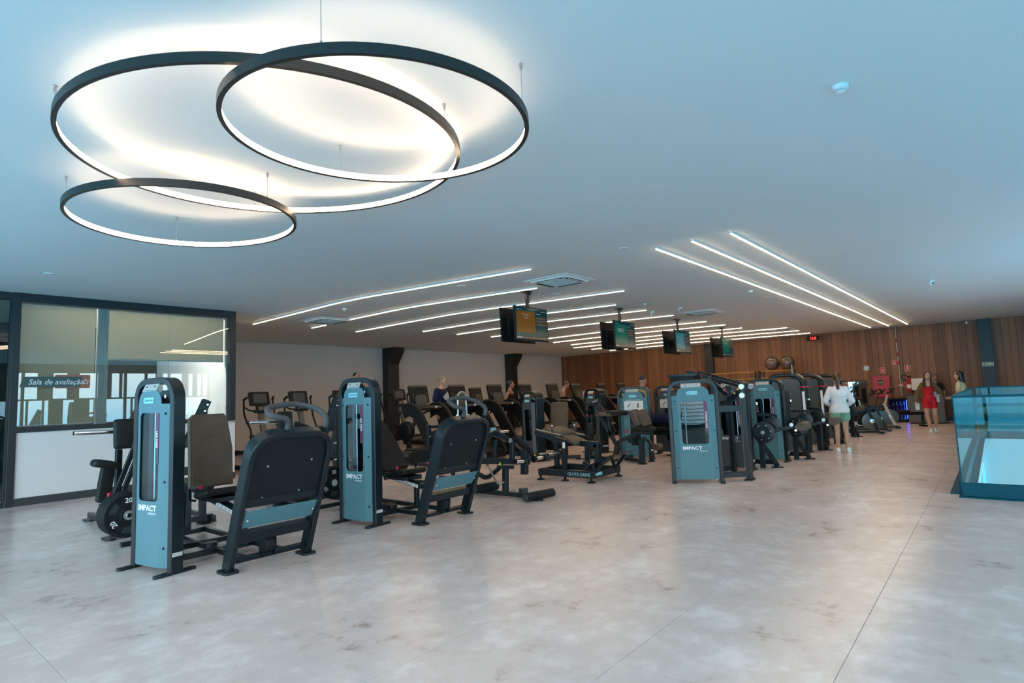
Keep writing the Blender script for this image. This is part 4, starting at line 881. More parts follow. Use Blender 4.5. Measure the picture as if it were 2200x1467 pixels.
bars(t, [('bench_post', BLACK, (.08, .08), [(-.35, -.20, .02), (-.35, -.20, .50)]), ('bench_beam', BLACK, (.08, .10), [(-.35, .55, .50), (-.35, -.95, .55)]), ('base_rail', BLACK, (.07, .07), [(0, -.2, .06), (-.4, -.2, .06)])])
MB().cushion((-.35, .20, .62), (.42, .72, .09), None, .04).build('bench_pad', PAD, t); MB().cushion((-.35, -.55, .66), (.42, .70, .09), Matrix.Rotation(-.15, 3, 'X'), .04).build('bench_pad', PAD, t)
foot(t, -.35, -.2, .06, .16); MB().cyl((-.55, -.98, .44), (-.12, -.98, .44), .07, 18).build('ankle_roller', PADB, t)
# hip abduction with tower, and the towers behind
def abductor(label, xc, yc, h=1.55, deg=-106, seat=True, shroud=None):
    t = thing('hip_abduction_machine', label, 'exercise machine', (xc, yc, 0), group='dark grey towers in the middle of the floor')
    tower(t, RT(0, 0, deg), w=.60, h=h, d=.22, title=None, win=(-.12, .45, .12, 1.15), detail=False, lower=False, shroud=shroud or DSHR)
    if seat:
        deg = -62; ux, uy = math.cos(math.radians(deg)), math.sin(math.radians(deg)); f = lambda a, b_, z: Vector((ux*a-uy*b_, uy*a+ux*b_, z))
        MB().cushion(f(.75, .35, .55), (.42, .42, .09), Matrix.Rotation(math.radians(deg), 3, 'Z'), .04).build('seat', PAD, t)
        MB().cushion(f(.62, .58, .95), (.42, .70, .10), Matrix.Rotation(math.radians(deg), 3, 'Z') @ Matrix.Rotation(math.pi/2-.35, 3, 'X'), .04).build('backrest', PADB, t)
        bars(t, [('seat_post', BLACK, (.08, .09), [f(.75, .4, .05), f(.75, .4, .5)]), ('base_rail', BLACK, (.07, .07), [f(.2, .06, .06), f(1.1, .2, .06)]), ('knee_arm', BLACK, (.05, .06), [f(.85, .1, .45), f(1.0, -.25, .62)]), ('knee_arm', BLACK, (.05, .06), [f(.85, .2, .45), f(1.35, -.05, .62)])])
        for a, b_ in ((1.0, -.30), (1.38, -.08)): MB().cushion(f(a, b_, .68), (.12, .22, .24), Matrix.Rotation(math.radians(deg), 3, 'Z'), .05).build('knee_pad', PAD, t)
        foot(t, *f(1.1, .2, 0)[:2])
    return t
abductor('dark tower machine with padded seat just left of the hip thrust bench', 10.3, 8.15)
abductor('dark tower machine standing behind the blue bent frame', 12.35, 7.75, 1.57, seat=False)
abductor('dark tower machine half hidden left of the kneeling leg curl', 14.6, 8.05, 1.60, seat=False)
# assisted frame with red tipped handles
t = thing('seated_row_frame', 'open blue black frame with two slanting red ringed handles', 'exercise machine', (10.9, 6.4, 0), world=True)
q = lambda x, y: PX(x, y, 10.9)
f1 = PZ(1318, 1012)
bars(t, [('front_post', BLACK, (.09, .10), [q(1327, 955), q(1318, 1005)]), ('slanted_post', BLACK, (.06, .08), [q(1285, 885), q(1326, 958)]), ('arm', BLACK, (.05, .06), [q(1326, 950), q(1352, 940)]), ('handle_arm', BLACK, (.045, .045), [q(1278, 868), q(1292, 888)]), ('handle_arm', BLACK, (.045, .045), [q(1283, 866), q(1302, 886)]),
         ('rear_post', BLACK, (.06, .06), [PX(1270, 985, 11.2), PX(1272, 890, 11.2)]), ('rear_post', BLACK, (.06, .06), [PX(1262, 960, 11.6), PX(1260, 880, 11.6)]), ('cross_piece', BLACK, (.05, .06), [PX(1258, 897, 11.4), PX(1278, 897, 11.4)]), ('top_piece', BLACK, (.05, .05), [PX(1255, 868, 11.4), PX(1280, 868, 11.4)])])
for a_, b_ in ((q(1276, 865), q(1288, 884)), (q(1281, 863), q(1297, 883))):
    d = (b_-a_).normalized(); MB().cyl(a_, a_+d*.22, .024, 12).build('grip', BLACKM, t); MB().cyl(a_-d*.03, a_, .022, 12).build('grip_tip', CHROME, t); MB().cyl(a_+d*.22, a_+d*.235, .03, 12).build('grip_ring', RED, t)
MB().tube(fillet([PX(1262, 893, 11.3), PX(1262, 920, 11.3), PX(1270, 928, 11.3), PX(1281, 926, 11.3), PX(1281, 893, 11.3)], .08), .016, 10).build('loop_bar', BLACK, t)
for x in (1262, 1283): MB().cyl(PX(x, 894, 11.3), PX(x, 891, 11.3), .028, 12).build('grip_ring', RED, t)
MB().cushion(q(1306, 889), (.30, .36, .10), None, .04).build('elbow_pad', PADB, t); MB().cushion(q(1325, 887), (.30, .42, .10), None, .04).build('elbow_pad', PAD, t)
MB().bar(q(1308, 893), q(1312, 935), .06, .07).build('pad_post', BLACK, t)
ft = PX(1270, 985, 11.2); 
for x, y in ((f1.x, f1.y),): MB().prism(rrect(-.10, -.10, .10, .10, .03, 3), (10.9, q(1318, 1005).y, 0), (1, 0, 0), (0, 1, 0), (0, 0, .02)).build('foot', BLACK, t)
bars(t, [('base_rail', BLACK, (.08, .06), [(10.9, q(1318, 1005).y, .05), (11.15, q(1318, 1005).y+.75, .05)]), ('post_foot', BLACK, (.06, .06), [(ft.x, ft.y, .03), (ft.x, ft.y, ft.z+.02)]), ('post_foot', BLACK, (.06, .06), [(11.6, PX(1262, 960, 11.6).y, .03), PX(1262, 960, 11.6)])])
# ================================================================ cardio row
BEIGE = mat('taupe_cover_and_highlight', (.09, .075, .06), .5)  # taupe covers; also paints warm lamp highlights on treadmill edges
def treadmill():
    t = thing('treadmill', 'x', 'treadmill', (0, 0, 0), group='treadmills along the greige wall')
    MB().box((0, .75, .13), (.86, 1.75, .13), b=.02).build('deck', BLACKM, t)
    MB().box((0, .80, .2), (.54, 1.60, .012), b=.003).build('belt', mat('running_belt', (.02, .02, .02), .8), t)
    for s in (-1, 1): MB().box((s*.35, .80, .205), (.13, 1.6, .02), b=.006).build('side_rail', mat('rail_grey', (.08, .08, .08), .6), t)
    MB().prism([(-1.15, .04), (-.10, .04), (-.02, .22), (-.25, .36), (-.85, .36), (-1.12, .20)], (-.40, 0, 0), (0, 1, 0), (0, 0, 1), (.80, 0, 0)).build('motor_hood', BLACKM, t)
    arc = fillet([(0, .10, 1.20), (0, -.10, 1.27), (0, -.36, 1.18), (0, -.72, .62), (0, -1.05, .10)], .30, 6)
    for s in (-1, 1):
        MB().sweep([p+Vector((s*.41, 0, 0)) for p in arc], (1, 0, 0), .30, .09, b=.02).build('upright', BLACKM, t)
        MB().sweep([p+Vector((s*.447, 0, 0)) for p in fillet([(0, -.02, 1.34), (0, -.40, 1.24), (0, -.79, .68), (0, -1.10, .16)], .30, 6)], (1, 0, 0), .022, .012, b=.003).build('upright_highlight', BEIGE, t)  # beige strip paints the strip lights' glint along the upright edge
        MB().tube(fillet([(s*.40, .05, 1.22), (s*.40, .45, 1.12), (s*.40, .62, 1.02)], .1), .024, 10).build('handrail', BLACKM, t)
    MB().lathe([(.02, -.06), (.30, -.045), (.46, .0), (.40, .04), (.10, .06)], (0, -.10, 1.27), (0, 0, 1), 28).build('dashboard', BLACKM, t)
    MB().box((.0, -.545, 1.285), (.05, .004, .05), None, .001).build('tag', PRINT, t)
    R1 = Matrix.Rotation(-.22, 3, 'X')
    MB().prism(rrect(-.28, -.20, .28, .24, .05, 4), Vector((0, .02, 1.57)), R1 @ Vector((1, 0, 0)), R1 @ Vector((0, 0, 1)), R1 @ Vector((0, .05, 0))).build('console', BLACKM, t)
    MB().prism(rrect(-.25, -.17, .25, .20, .02, 3), Vector((0, .074, 1.567)), R1 @ Vector((1, 0, 0)), R1 @ Vector((0, 0, 1)), R1 @ Vector((0, .003, 0))).build('screen', mat('console_screen', (.01, .012, .015), .15), t)
    MB().prism(rrect(-.28, .20, .28, .245, .02, 3), Vector((0, .012, 1.57)), R1 @ Vector((1, 0, 0)), R1 @ Vector((0, 0, 1)), R1 @ Vector((0, .008, 0))).build('console_highlight', BEIGE, t)  # beige strip paints a warm highlight on the console's top edge
    MB().prism(rrect(-.15, 1.26, .15, 1.58, (.02, .02, .10, .10), 5), (0, -.09, 0), (1, 0, 0), (0, 0, 1), (0, .10, 0)).build('mast_cover', BEIGE, t)
    for x, z in ((-.2, 1.52), (-.2, 1.58), (.2, 1.62)): MB().box((x, -.004-(z-1.57)*.2, z), (.012, .004, .012), None, .001).build('port', PRINT, t)
    return t
tm = treadmill()
tspots = [(902, 833, 'nearest the second leg press tower'), (985, 829, 'used by the person in the navy shirt'), (1066, 830, 'left of the person in the black tank top'), (1131, 826, 'used by the person in the black tank top'),
          (1190, 830, 'in front of the corner of the greige and plank walls'), (1240, 829, 'used by the person looking down'), (1296, 828, 'right of the person looking down'), (1338, 829, 'farthest along the row')]
for k, (px, py, lb) in enumerate(tspots):
    p = PY(px, py, 10.3 if k < 5 else 10.9)
    o = tm if k == 0 else copy_tree(tm)
    o.location = (p.x, p.y, 0); o.rotation_euler = (0, 0, 0); o['label'] = 'black treadmill with curved uprights '+lb
def elliptical():
    t = thing('elliptical_trainer', 'x', 'elliptical trainer', (0, 0, 0), group='elliptical trainers by the greige wall')
    R1 = Matrix.Rotation(-.30, 3, 'X')
    MB().prism(rrect(-.23, -.15, .23, .17, .03, 4), Vector((0, 0, 1.62)), R1 @ Vector((1, 0, 0)), R1 @ Vector((0, 0, 1)), R1 @ Vector((0, .05, 0))).build('console', BLACKM, t)
    MB().prism(rrect(-.15, -.09, .15, .12, .02, 3), Vector((0, -.012, 1.62)), R1 @ Vector((1, 0, 0)), R1 @ Vector((0, 0, 1)), R1 @ Vector((0, .015, 0))).build('console_back', mat('console_back', (.02, .03, .035), .35), t)
    MB().bar((0, .02, 1.52), (0, -.30, .55), .11, .09).build('mast', BEIGE, t); MB().box((0, .0, 1.45), (.16, .10, .14), None, .02).build('console_neck', BLACKM, t)
    MB().lathe([(.05, -.12), (.22, -.11), (.27, -.06), (.27, .06), (.22, .11), (.05, .12)], (0, -.28, .62), (1, 0, 0), 28).build('drive_housing', BLACKM, t)
    MB().box((0, .35, .06), (.10, 1.75, .09), None, .02).build('base_rail', BLACKM, t)
    for y in (-.55, 1.15): MB().box((0, y, .035), (.62, .09, .06), None, .02).build('base_foot', BLACKM, t)
    MB().bar((0, -.30, .55), (0, -.42, .08), .10, .12).build('front_leg', BLACKM, t)
    for s in (-1, 1):
        MB().tube(fillet([(s*.30, -.02, 1.66), (s*.33, .06, 1.62), (s*.35, .02, 1.32), (s*.33, -.10, 1.10), (s*.31, -.24, .95), (s*.30, -.24, .50)], .08), .020, 10).build('swing_arm', BLACKM, t)
        MB().cyl((s*.30, -.04, 1.66), (s*.335, .07, 1.60), .027, 12).build('arm_grip', BLACKM, t)
        MB().cyl((s*.18, -.27, .78), (s*.33, -.25, .80), .05, 16).build('arm_pivot', BLACKM, t)
        MB().bar((s*.28, -.25, .50), (s*.26, .85, .28 if s > 0 else .40), .05, .06).build('pedal_arm', BLACKM, t)
        MB().box((s*.26, .70, .35 if s > 0 else .45), (.16, .36, .05), None, .02).build('pedal', BLACKM, t)
        MB().tube(fillet([(s*.05, -.02, 1.36), (s*.20, .05, 1.36), (s*.24, .20, 1.44)], .05), .018, 10).build('fixed_grip', BLACKM, t)
    MB().box((.0, -.10, 1.34), (.34, .10, .06), None, .02).build('bottle_tray', BLACKM, t)
    return t
el = elliptical()
espots = [(558, 848, 'leftmost beside the glazed partition'), (642, 846, 'second from the glazed partition'), (735, 840, 'directly behind the second grey tower'), (872, 824, 'behind the first treadmill'), (820, 840, 'carrying the person whose head shows above the second tower')]
for k, (px, py, lb) in enumerate(espots):
    p = PY(px, py, 12.7)
    if k == 3: p.x = 10.30
    if k == 4: p.x = 9.38
    o = el if k == 0 else copy_tree(el); o.location = (p.x, p.y, 0); o['label'] = 'black elliptical trainer with small console '+lb
s2 = PY(1024, 838, 13.2); o = copy_tree(tm, None, (s2.x, s2.y, 0), 0, 'black treadmill in the rear row between the navy shirt and the black tank top')
s2 = PY(958, 838, 13.2); o = copy_tree(tm, None, (s2.x, s2.y, 0), 0, 'black treadmill in the rear row behind the person in navy')
# tall grey loop bar behind the second leg press
t = thing('stretch_handle_frame', 'grey loop shaped bar standing behind the second leg press platform', 'exercise frame', (8.4, 7.6, 0), world=True)
q = lambda x, y: PY(x, y, 7.6)
MB().tube(fillet([Vector((q(983, 880).x, 7.6, .03)), q(983, 848), q(990, 841), q(1000, 845), Vector((q(1006, 880).x, 7.6, .03))], .12, 6), .018, 10).build('loop_bar', STEEL, t)
for x in (983, 1006):
    MB().cyl(Vector((q(x, 890).x, 7.6, q(x, 890).z)), Vector((q(x, 890).x, 7.6, q(x, 896).z)), .028, 12).build('clamp', CHROME, t)
    MB().lathe([(.10, 0), (.10, .02), (.03, .03)], (q(x, 880).x, 7.6, 0), n=20).build('foot', BLACK, t)
# ================================================================ hanging televisions
def emis(name, col, s=1.0): return mat(name, tuple(c*.1 for c in col), .14, spec=.12, emit=col, es=s*.24)
SCR_BG = emis('screen_deep_teal', (.004, .075, .085), 1.0); SCR_BR = emis('screen_ochre', (.30, .13, .02), 1.0); SCR_GR = emis('screen_green', (.0, .22, .15), 1.0); SCR_BL = emis('screen_blue', (.05, .36, .46), 1.0)
SCR_TX = emis('screen_text', (.55, .60, .58), 1.0); SCR_LN = emis('screen_row', (.16, .10, .07), 1.0); SCR_GN = emis('screen_mid_teal', (.01, .13, .12), 1.0); SCR_PK = emis('screen_ticker', (.30, .17, .13), 1.0)
tvn = ('first', 'second', 'third', 'fourth')
def television(t, front, style):
    """screen faces local -y"""
    MB().box((0, .02, 0), (1.02, .035, .65), b=.004).build('bezel', BLACKM, t)
    MB().box((0, .055, -.05), (.70, .05, .40), b=.01).build('rear_housing', BLACKM, t)
    sc = MB().box((0, .001, .005), (.985, .004, .605), b=.001).build('screen', SCR_BG, t)
    if not front: return
    f = lambda x0, x1, z0, z1, m, n='screen_panel': MB().box(((x0+x1)/2, -.0018, (z0+z1)/2), (x1-x0, .0016, z1-z0), None, .0003).build(n, m, sc)
    main = {0: SCR_BR, 1: SCR_GR, 2: SCR_BL, 3: SCR_GR}[style]
    f(-.46, .10, -.17, .23, main); f(-.48, .10, -.24, -.175, SCR_GN); f(-.30, .49, -.282, -.252, SCR_PK); f(-.48, -.32, -.282, -.252, SCR_TX)
    for k in range(3): f(.13, .47, .10-k*.062, .15-k*.062, SCR_LN); f(.15, .36, .12-k*.062, .127-k*.062, SCR_TX)
    for k in range(6): f(.15, .27+.15*((k*37) % 3)/2, -.10-k*.028, -.095-k*.028, emis('screen_faint_text', (.02, .22, .24), 1.0))
    f(.14, .28, .20, .21, SCR_TX); f(-.42, -.39, -.21, -.2, SCR_TX); f(-.44, -.30, .255, .262, SCR_TX); f(.30, .46, .255, .262, SCR_TX)
    tx = lambda s, sz, x, z, m=SCR_TX: lettering(s, sz, (x, -.0034, z), (1, 0, 0), (0, 0, 1), m, sc, ext=.0004, align='CENTER')
    if style == 0: tx('Avaliação', .052, -.18, .155); tx('Física', .052, -.18, .095)
    elif style == 1: tx('VERO', .13, -.20, .06)
    elif style == 2:
        for k in range(7): f(-.38, .0, .12-k*.035, .128-k*.035, SCR_TX)
    else: tx('VERO', .10, -.20, .08)
for k in range(4):
    x = (8.75, 12.36, 15.70, 19.25)[k]; Y0 = 6.85
    m = thing('television_mount', 'black ceiling pole mount of the %s pair of televisions' % tvn[k], 'tv mount', (x, Y0, CEIL), group='ceiling mounts of the televisions')
    MB().box((0, 0, -.01), (.16, .16, .02), b=.003).build('ceiling_plate', BLACK, m)
    MB().box((0, 0, -.42), (.07, .05, .80), b=.004).build('pole', BLACK, m)
    MB().box((0, 0, -.66), (.50, .05, .05), b=.004).build('crossbar', BLACK, m)
    for s in (-1, 1): MB().box((0, s*.055, -.66), (.30, .06, .20), b=.004).build('bracket', BLACK, m)
    for dx in (.10, .13): MB().tube([(dx, .02, -.005), (dx+.01, .03, -.12), (dx-.005, .03, -.28), (dx-.03, .02, -.42)], .004, 6).build('cable', BLACKM, m)
    MB().box((.115, .02, -.03), (.05, .03, .05), b=.004).build('outlet', BLACKM, m)
    zc = 2.81
    a = thing('television', 'hanging television facing the walkway in the %s pair%s' % (tvn[k], (', showing a brown slide', ', showing a green slide', ', showing a pale blue slide', ', nearest the plank wall')[k]), 'television', (x-.12, Y0-.195, zc), group='hanging televisions')
    television(a, True, k); a.rotation_euler = (math.radians(-2), 0, 0)
    b_ = thing('television', 'dark rear of the hanging television facing the treadmills in the %s pair' % tvn[k], 'television', (x-.10, Y0+.195, zc), group='hanging televisions')
    television(b_, False, k); b_.rotation_euler = (math.radians(2), 0, math.pi)
    MB().box((-.34, .03, -.30), (.09, .055, .05), None, .004).build('speaker_bar', BLACKM, b_)
# ================================================================ glass balustrade round the stair opening
TEAL = mat('teal_rail_paint', (.002, .075, .115), .45, spec=.12)
RG = glass('railing_glass', (.70, .92, .94), 1.5, .7)
def railing(label, a, b, n=2, flange=True):
    a, b = Vector(a), Vector(b); d = (b-a).normalized(); L = (b-a).length; nn = Vector((0, 0, 1)).cross(d)
    t = thing('glass_railing', label, 'railing', tuple(a), world=True, group='glass railing round the stair opening')
    MB().bar(a+UP*.085, b+UP*.085, .07, .17, b=.004).build('base_channel', TEAL, t)
    if flange: MB().bar(a+UP*.006-d*.03, b+UP*.006, .26, .012, b=.002).build('base_flange', TEAL, t)
    for k in range(n):
        p, q = a.lerp(b, k/n)+d*.012, a.lerp(b, (k+1)/n)-d*.012
        MB().bar(p+UP*.70, q+UP*.70, .016, 1.06, b=.001).build('glass_panel', RG, t)
    MB().bar(a+UP*1.235, b+UP*1.235, .032, .03, b=.004).build('top_rail', TEAL, t)
    MB().bar(a+UP*.10+d*.006, a+UP*1.23+d*.006, .02, .014, b=.002).build('edge_strip', TEAL, t)
    return t
railing('near panel run of the glass railing facing the camera', (9.2, .44, 0), (9.2, -4.3, 0), 3)
railing('long side run of the glass railing along the walkway', (9.36, .44, 0), (18.05, .44, 0), 6)
railing('far end run of the glass railing by the stairs', (18.27, .40, 0), (18.27, -4.3, 0), 3)
st = thing('staircase', 'pale staircase descending inside the glass railing', 'stairs', (13, -1.9, -3.55), world=True)
for k in range(18): MB().box((16.6-.30*k, -2.2, -.10-.19*(k+1)+.0), (.32, 1.5, .06), None, .004).build('step', mat('pale_step', (.45, .55, .57), .5), st)
MB().prism([(0, 0), (0, -.3), (-5.4, -3.52), (-5.4, -3.2)], (16.76, -1.44, -.2), (1, 0, 0), (0, 0, 1), (0, .04, 0)).build('stringer', TEAL, st)
# ================================================================ things on and before the plank wall
XS = XW-.003
def wallthing(name, label, cat, y, z, group=None): return thing(name, label, cat, (XW, y, z), group=group)
t = wallthing('fire_hose_cabinet', 'red fire hose cabinet with round window on the plank wall', 'cabinet', 3.26, 1.30)
MB().box((-.10, 0, 0), (.19, .56, .80), b=.008).build('body', mat('signal_red', (.40, .008, .022), .35), t)
dd = MB().box((-.20, 0, 0), (.02, .52, .76), b=.005).build('door', mat('signal_red', (.4, .01, .02), .35), t)
MB().lathe([(.10, 0), (.10, .006), (.085, .008)], (-.206, .02, .16), (-1, 0, 0), 28).build('round_window', INK, dd); MB().prism(rrect(-.07, -.03, .07, .0, .012, 3), (-.216, .02, .16), (0, 1, 0), (0, 0, 1), (-.002, 0, 0)).build('window_label', YELLOW, dd)
t = wallthing('fire_extinguisher', 'red fire extinguisher hanging right of the white and red pipe', 'fire extinguisher', 2.40, 1.04)
MB().lathe([(.07, 0), (.085, .01), (.085, .42), (.06, .49), (.025, .52), (.025, .55)], (-.10, 0, 0), n=24).build('cylinder', mat('signal_red', (.4, .01, .02), .35), t)
MB().lathe([(.087, .16), (.087, .30)], (-.10, 0, 0), n=24).build('label_band', PRINT, t); MB().box((-.10, 0, .58), (.04, .10, .05), None, .008).build('valve', BLACKM, t)
MB().tube(fillet([(-.10, .04, .59), (-.11, .14, .66), (-.11, .26, .62), (-.10, .22, .50), (-.10, .10, .45)], .08), .013, 8).build('hose', BLACKM, t); MB().box((-.012, 0, .3), (.024, .06, .3), None, .003).build('wall_bracket', BLACK, t)
def sign(label, y, z, s=.17, col=(.55, .10, .07), text='H', name='safety_sign'):
    t = wallthing(name, label, 'sign', y, z, 'small safety signs on the plank wall')
    MB().box((-.004, 0, 0), (.006, s, s*1.05), None, .001).build('plate', mat('sign_pale', (.55, .36, .26), .5), t)
    MB().box((-.0085, 0, 0), (.003, s*.78, s*.80), None, .0005).build('red_field', mat('sign_red', (.5, .03, .03), .5), t)
    if text: lettering(text, s*.6, (-.0105, 0, -s*.2), (0, -1, 0), (0, 0, 1), PRINT, t, align='CENTER', bold=.002)
    return t
sign('small red hose sign above the red fire hose cabinet', 3.20, 1.91, .19, text='H')
sg = sign('small red alarm sign left of the pipe', 2.80, 2.17, .18, text=''); MB().box((-.0112, .02, .02), (.002, .08, .018), None, .0004).build('pictogram', PRINT, sg); MB().box((-.0112, .0, -.03), (.002, .05, .03), None, .0004).build('pictogram', PRINT, sg)
sg = sign('small red extinguisher sign right of the pipe', 2.42, 1.94, .20, text=''); MB().prism([(-.02, -.05), (.02, -.05), (.02, .03), (.008, .05), (-.008, .05), (-.02, .03)], (-.0105, 0, .01), (0, 1, 0), (0, 0, 1), (-.002, 0, 0)).build('pictogram', PRINT, sg)
sg = sign('small orange sign behind the fire extinguisher', 2.56, 1.33, .15, text='')
t = wallthing('sprinkler_riser_pipe', 'thin white pipe with red bands running down the plank wall', 'pipe', 2.68, .9)
MB().cyl((-.03, 0, .0), (-.03, 0, CEIL-.9), .021, 14).build('pipe', mat('pipe_grey', (.45, .43, .42), .4), t)
for z, h_ in ((2.02, .12), (1.50, .12), (1.17, .14)): MB().cyl((-.03, 0, z), (-.03, 0, z+h_), .024, 14).build('red_band', mat('signal_red', (.4, .01, .02), .35), t)
MB().box((-.03, 0, 1.24), (.07, .10, .10), None, .01).build('alarm_box', mat('signal_red', (.4, .01, .02), .35), t); MB().box((-.035, .0, .42), (.07, .13, .06), None, .01).build('valve_box', mat('pale_valve', (.7, .62, .6), .5), t)
t = wallthing('emergency_lamp', 'small oval pale lamp on the plank wall', 'lamp', 3.72, 2.01); MB().lathe([(.09, 0), (.09, .03), (.06, .06), (.01, .07)], (0, 0, 0), (-1, 0, 0), 20).build('dome', mat('pale_cyan_plastic', (.55, .75, .80), .4), t); MB().lathe([(.1, 0), (.1, .012)], (0, 0, 0), (-1, 0, 0), 20).build('base', WHITE, t)
t = thing('exit_sign', 'green exit sign on the dark steel column', 'sign', (XW-.20, .13, 1.93)); MB().box((-.012, 0, 0), (.022, .30, .14), None, .003).build('box', WHITE, t); MB().box((-.024, 0, 0), (.003, .27, .115), None, .001).build('green_face', mat('exit_green', (.16, .30, .20), .4), t)
MB().prism([(-.10, -.012), (.0, -.012), (.0, -.04), (.06, 0), (.0, .04), (.0, .012), (-.10, .012)], (-.0262, -.04, 0), (0, -1, 0), (0, 0, 1), (-.001, 0, 0)).build('arrow', PRINT, t)
t = thing('motion_sensor', 'small white sensor at the top of the plank wall beside the dark column', 'sensor', (XW, .58, 3.41)); MB().lathe([(.05, 0), (.05, .05), (.035, .085), (.01, .09)], (0, 0, 0), (-1, 0, 0), 18).build('housing', WHITE, t); MB().cyl((-.06, 0, -.045), (-.06, 0, -.055), .02, 12).build('lens', BLACKM, t)
t = thing('wall_clock', 'black digital clock with red numerals hung under the ceiling', 'clock', (25.2, 5.40, 3.30)); MB().box((0, 0, 0), (.06, .46, .17), None, .006).build('case', BLACKM, t)
lettering('12:8', .14, (-.0315, .11, -.05), (0, -1, 0), (0, 0, 1), mat('red_digits', (.5, .01, .01), .5, emit=(1, .02, .02), es=3), t, ext=.001, bold=.003); MB().cyl((0, .15, .085), (0, .15, .18), .008, 8).build('hanger', BLACK, t); MB().cyl((0, -.15, .085), (0, -.15, .18), .008, 8).build('hanger', BLACK, t)
# fridge, counter, leaning mirror
t = thing('drinks_fridge', 'black glass door drinks fridge with blue light under the pipe', 'fridge', (25.22, 2.76, 0))
MB().prism(rrect(-.29, .02, .29, .84, .015, 3), (.30, 0, 0), (0, 1, 0), (0, 0, 1), (-.02, 0, 0)).build('back_panel', BLACKM, t)
fr = MB()
for a_, b_, c_ in (((.01, .28, .43), (.56, .03, .82), 0), ((.01, -.28, .43), (.56, .03, .82), 0), ((.01, 0, .835), (.56, .58, .03), 0), ((.01, 0, .05), (.56, .58, .08), 0)): fr.box(a_, b_, None, .004)
fr.build('cabinet', BLACKM, t)
for z in (.24, .42, .60): MB().box((.02, 0, z), (.46, .52, .012), None, .002).build('shelf', STEEL, t)
MB().box((.0, -.25, .45), (.40, .012, .66), None, .002).build('light_strip', mat('blue_fridge_light', (.1, .2, .8), .5, emit=(.03, .12, 1.0), es=9), t)
MB().box((-.28, 0, .44), (.012, .52, .74), None, .002).build('door_pane', glass('fridge_glass', (.7, .75, .85), 1.5, 1.2), t); MB().bar((-.305, .24, .3), (-.305, .24, .6), .02, .02).build('door_handle', BLACK, t)
cols = ((.55, .5, .45), (.05, .15, .5), (.35, .18, .15), (.5, .5, .5)); kk = 0
rows = ('bottom', 'lower', 'upper', 'top')
for r_, z in enumerate((.09, .246, .426, .606)):
    for c_ in range(4):
        b_ = thing('bottle', 'small bottle on the %s shelf of the drinks fridge, %s' % (rows[r_], ('rightmost', 'second from the right', 'second from the left', 'leftmost')[c_]), 'bottle', (25.12, 2.60+.105*c_, z), group='bottles on the %s fridge shelf' % rows[r_])
        MB().lathe([(.028, 0), (.03, .01), (.03, .09), (.012, .115), (.012, .128)], n=12).build('body', mat('bottle_%d' % r_, cols[r_], .3), b_); MB().cyl((0, 0, .126), (0, 0, .142), .014, 10).build('cap', WHITE, b_)
t = thing('reception_counter', 'low grey counter right of the drinks fridge', 'counter', (24.3, 1.88, 0))
MB().box((.1, 0, .50), (.62, 1.02, .93), None, .006).build('body', mat('slate_laminate', (.10, .105, .115), .5), t); MB().box((.1, 0, .985), (.68, 1.08, .035), None, .006).build('top', mat('dark_top', (.03, .03, .03), .4), t)
MB().box((-.222, .0, .5), (.006, .012, .88), None, .001).build('panel_joint', INK, t); MB().box((.1, 0, .02), (.56, .96, .04), None, .002).build('plinth', BLACKM, t)
t = thing('monitor', 'pale backed monitor standing in for a paper sheet on the grey counter', 'monitor', (24.25, 1.92, 1.003)); MB().box((0, 0, .34), (.04, .62, .40), None, .01).build('panel', mat('pale_monitor', (.62, .60, .57), .5), t); MB().bar((.02, 0, .02), (.02, 0, .3), .06, .04).build('stand', STEEL, t); MB().box((.02, 0, .008), (.20, .26, .016), None, .004).build('base', STEEL, t)  # stands in for a sheet of paper held up behind the counter
t = thing('leaning_mirror', 'framed mirror leaning on the plank wall behind the bikes', 'mirror', (25.2, 4.25, 0)); MB().prism(rrect(-.48, .42, .48, 1.53, .02, 3), (.33, 0, 0), (0, 1, 0), (0, 0, 1), (-.02, 0, 0)).build('glass', mat('mirror_silver', (.8, .85, .87), .02, 1.0), t)
MB().prism(rrect(-.50, .40, .50, 1.55, .02, 3), (.35, 0, 0), (0, 1, 0), (0, 0, 1), (-.05, 0, 0), hole=rrect(-.46, .44, .46, 1.51, .02, 3)).build('frame', mat('dark_wood_frame', (.03, .018, .012), .5), t); MB().box((.30, 0, .20), (.10, .9, .40), None, .01).build('stand', BLACKM, t)
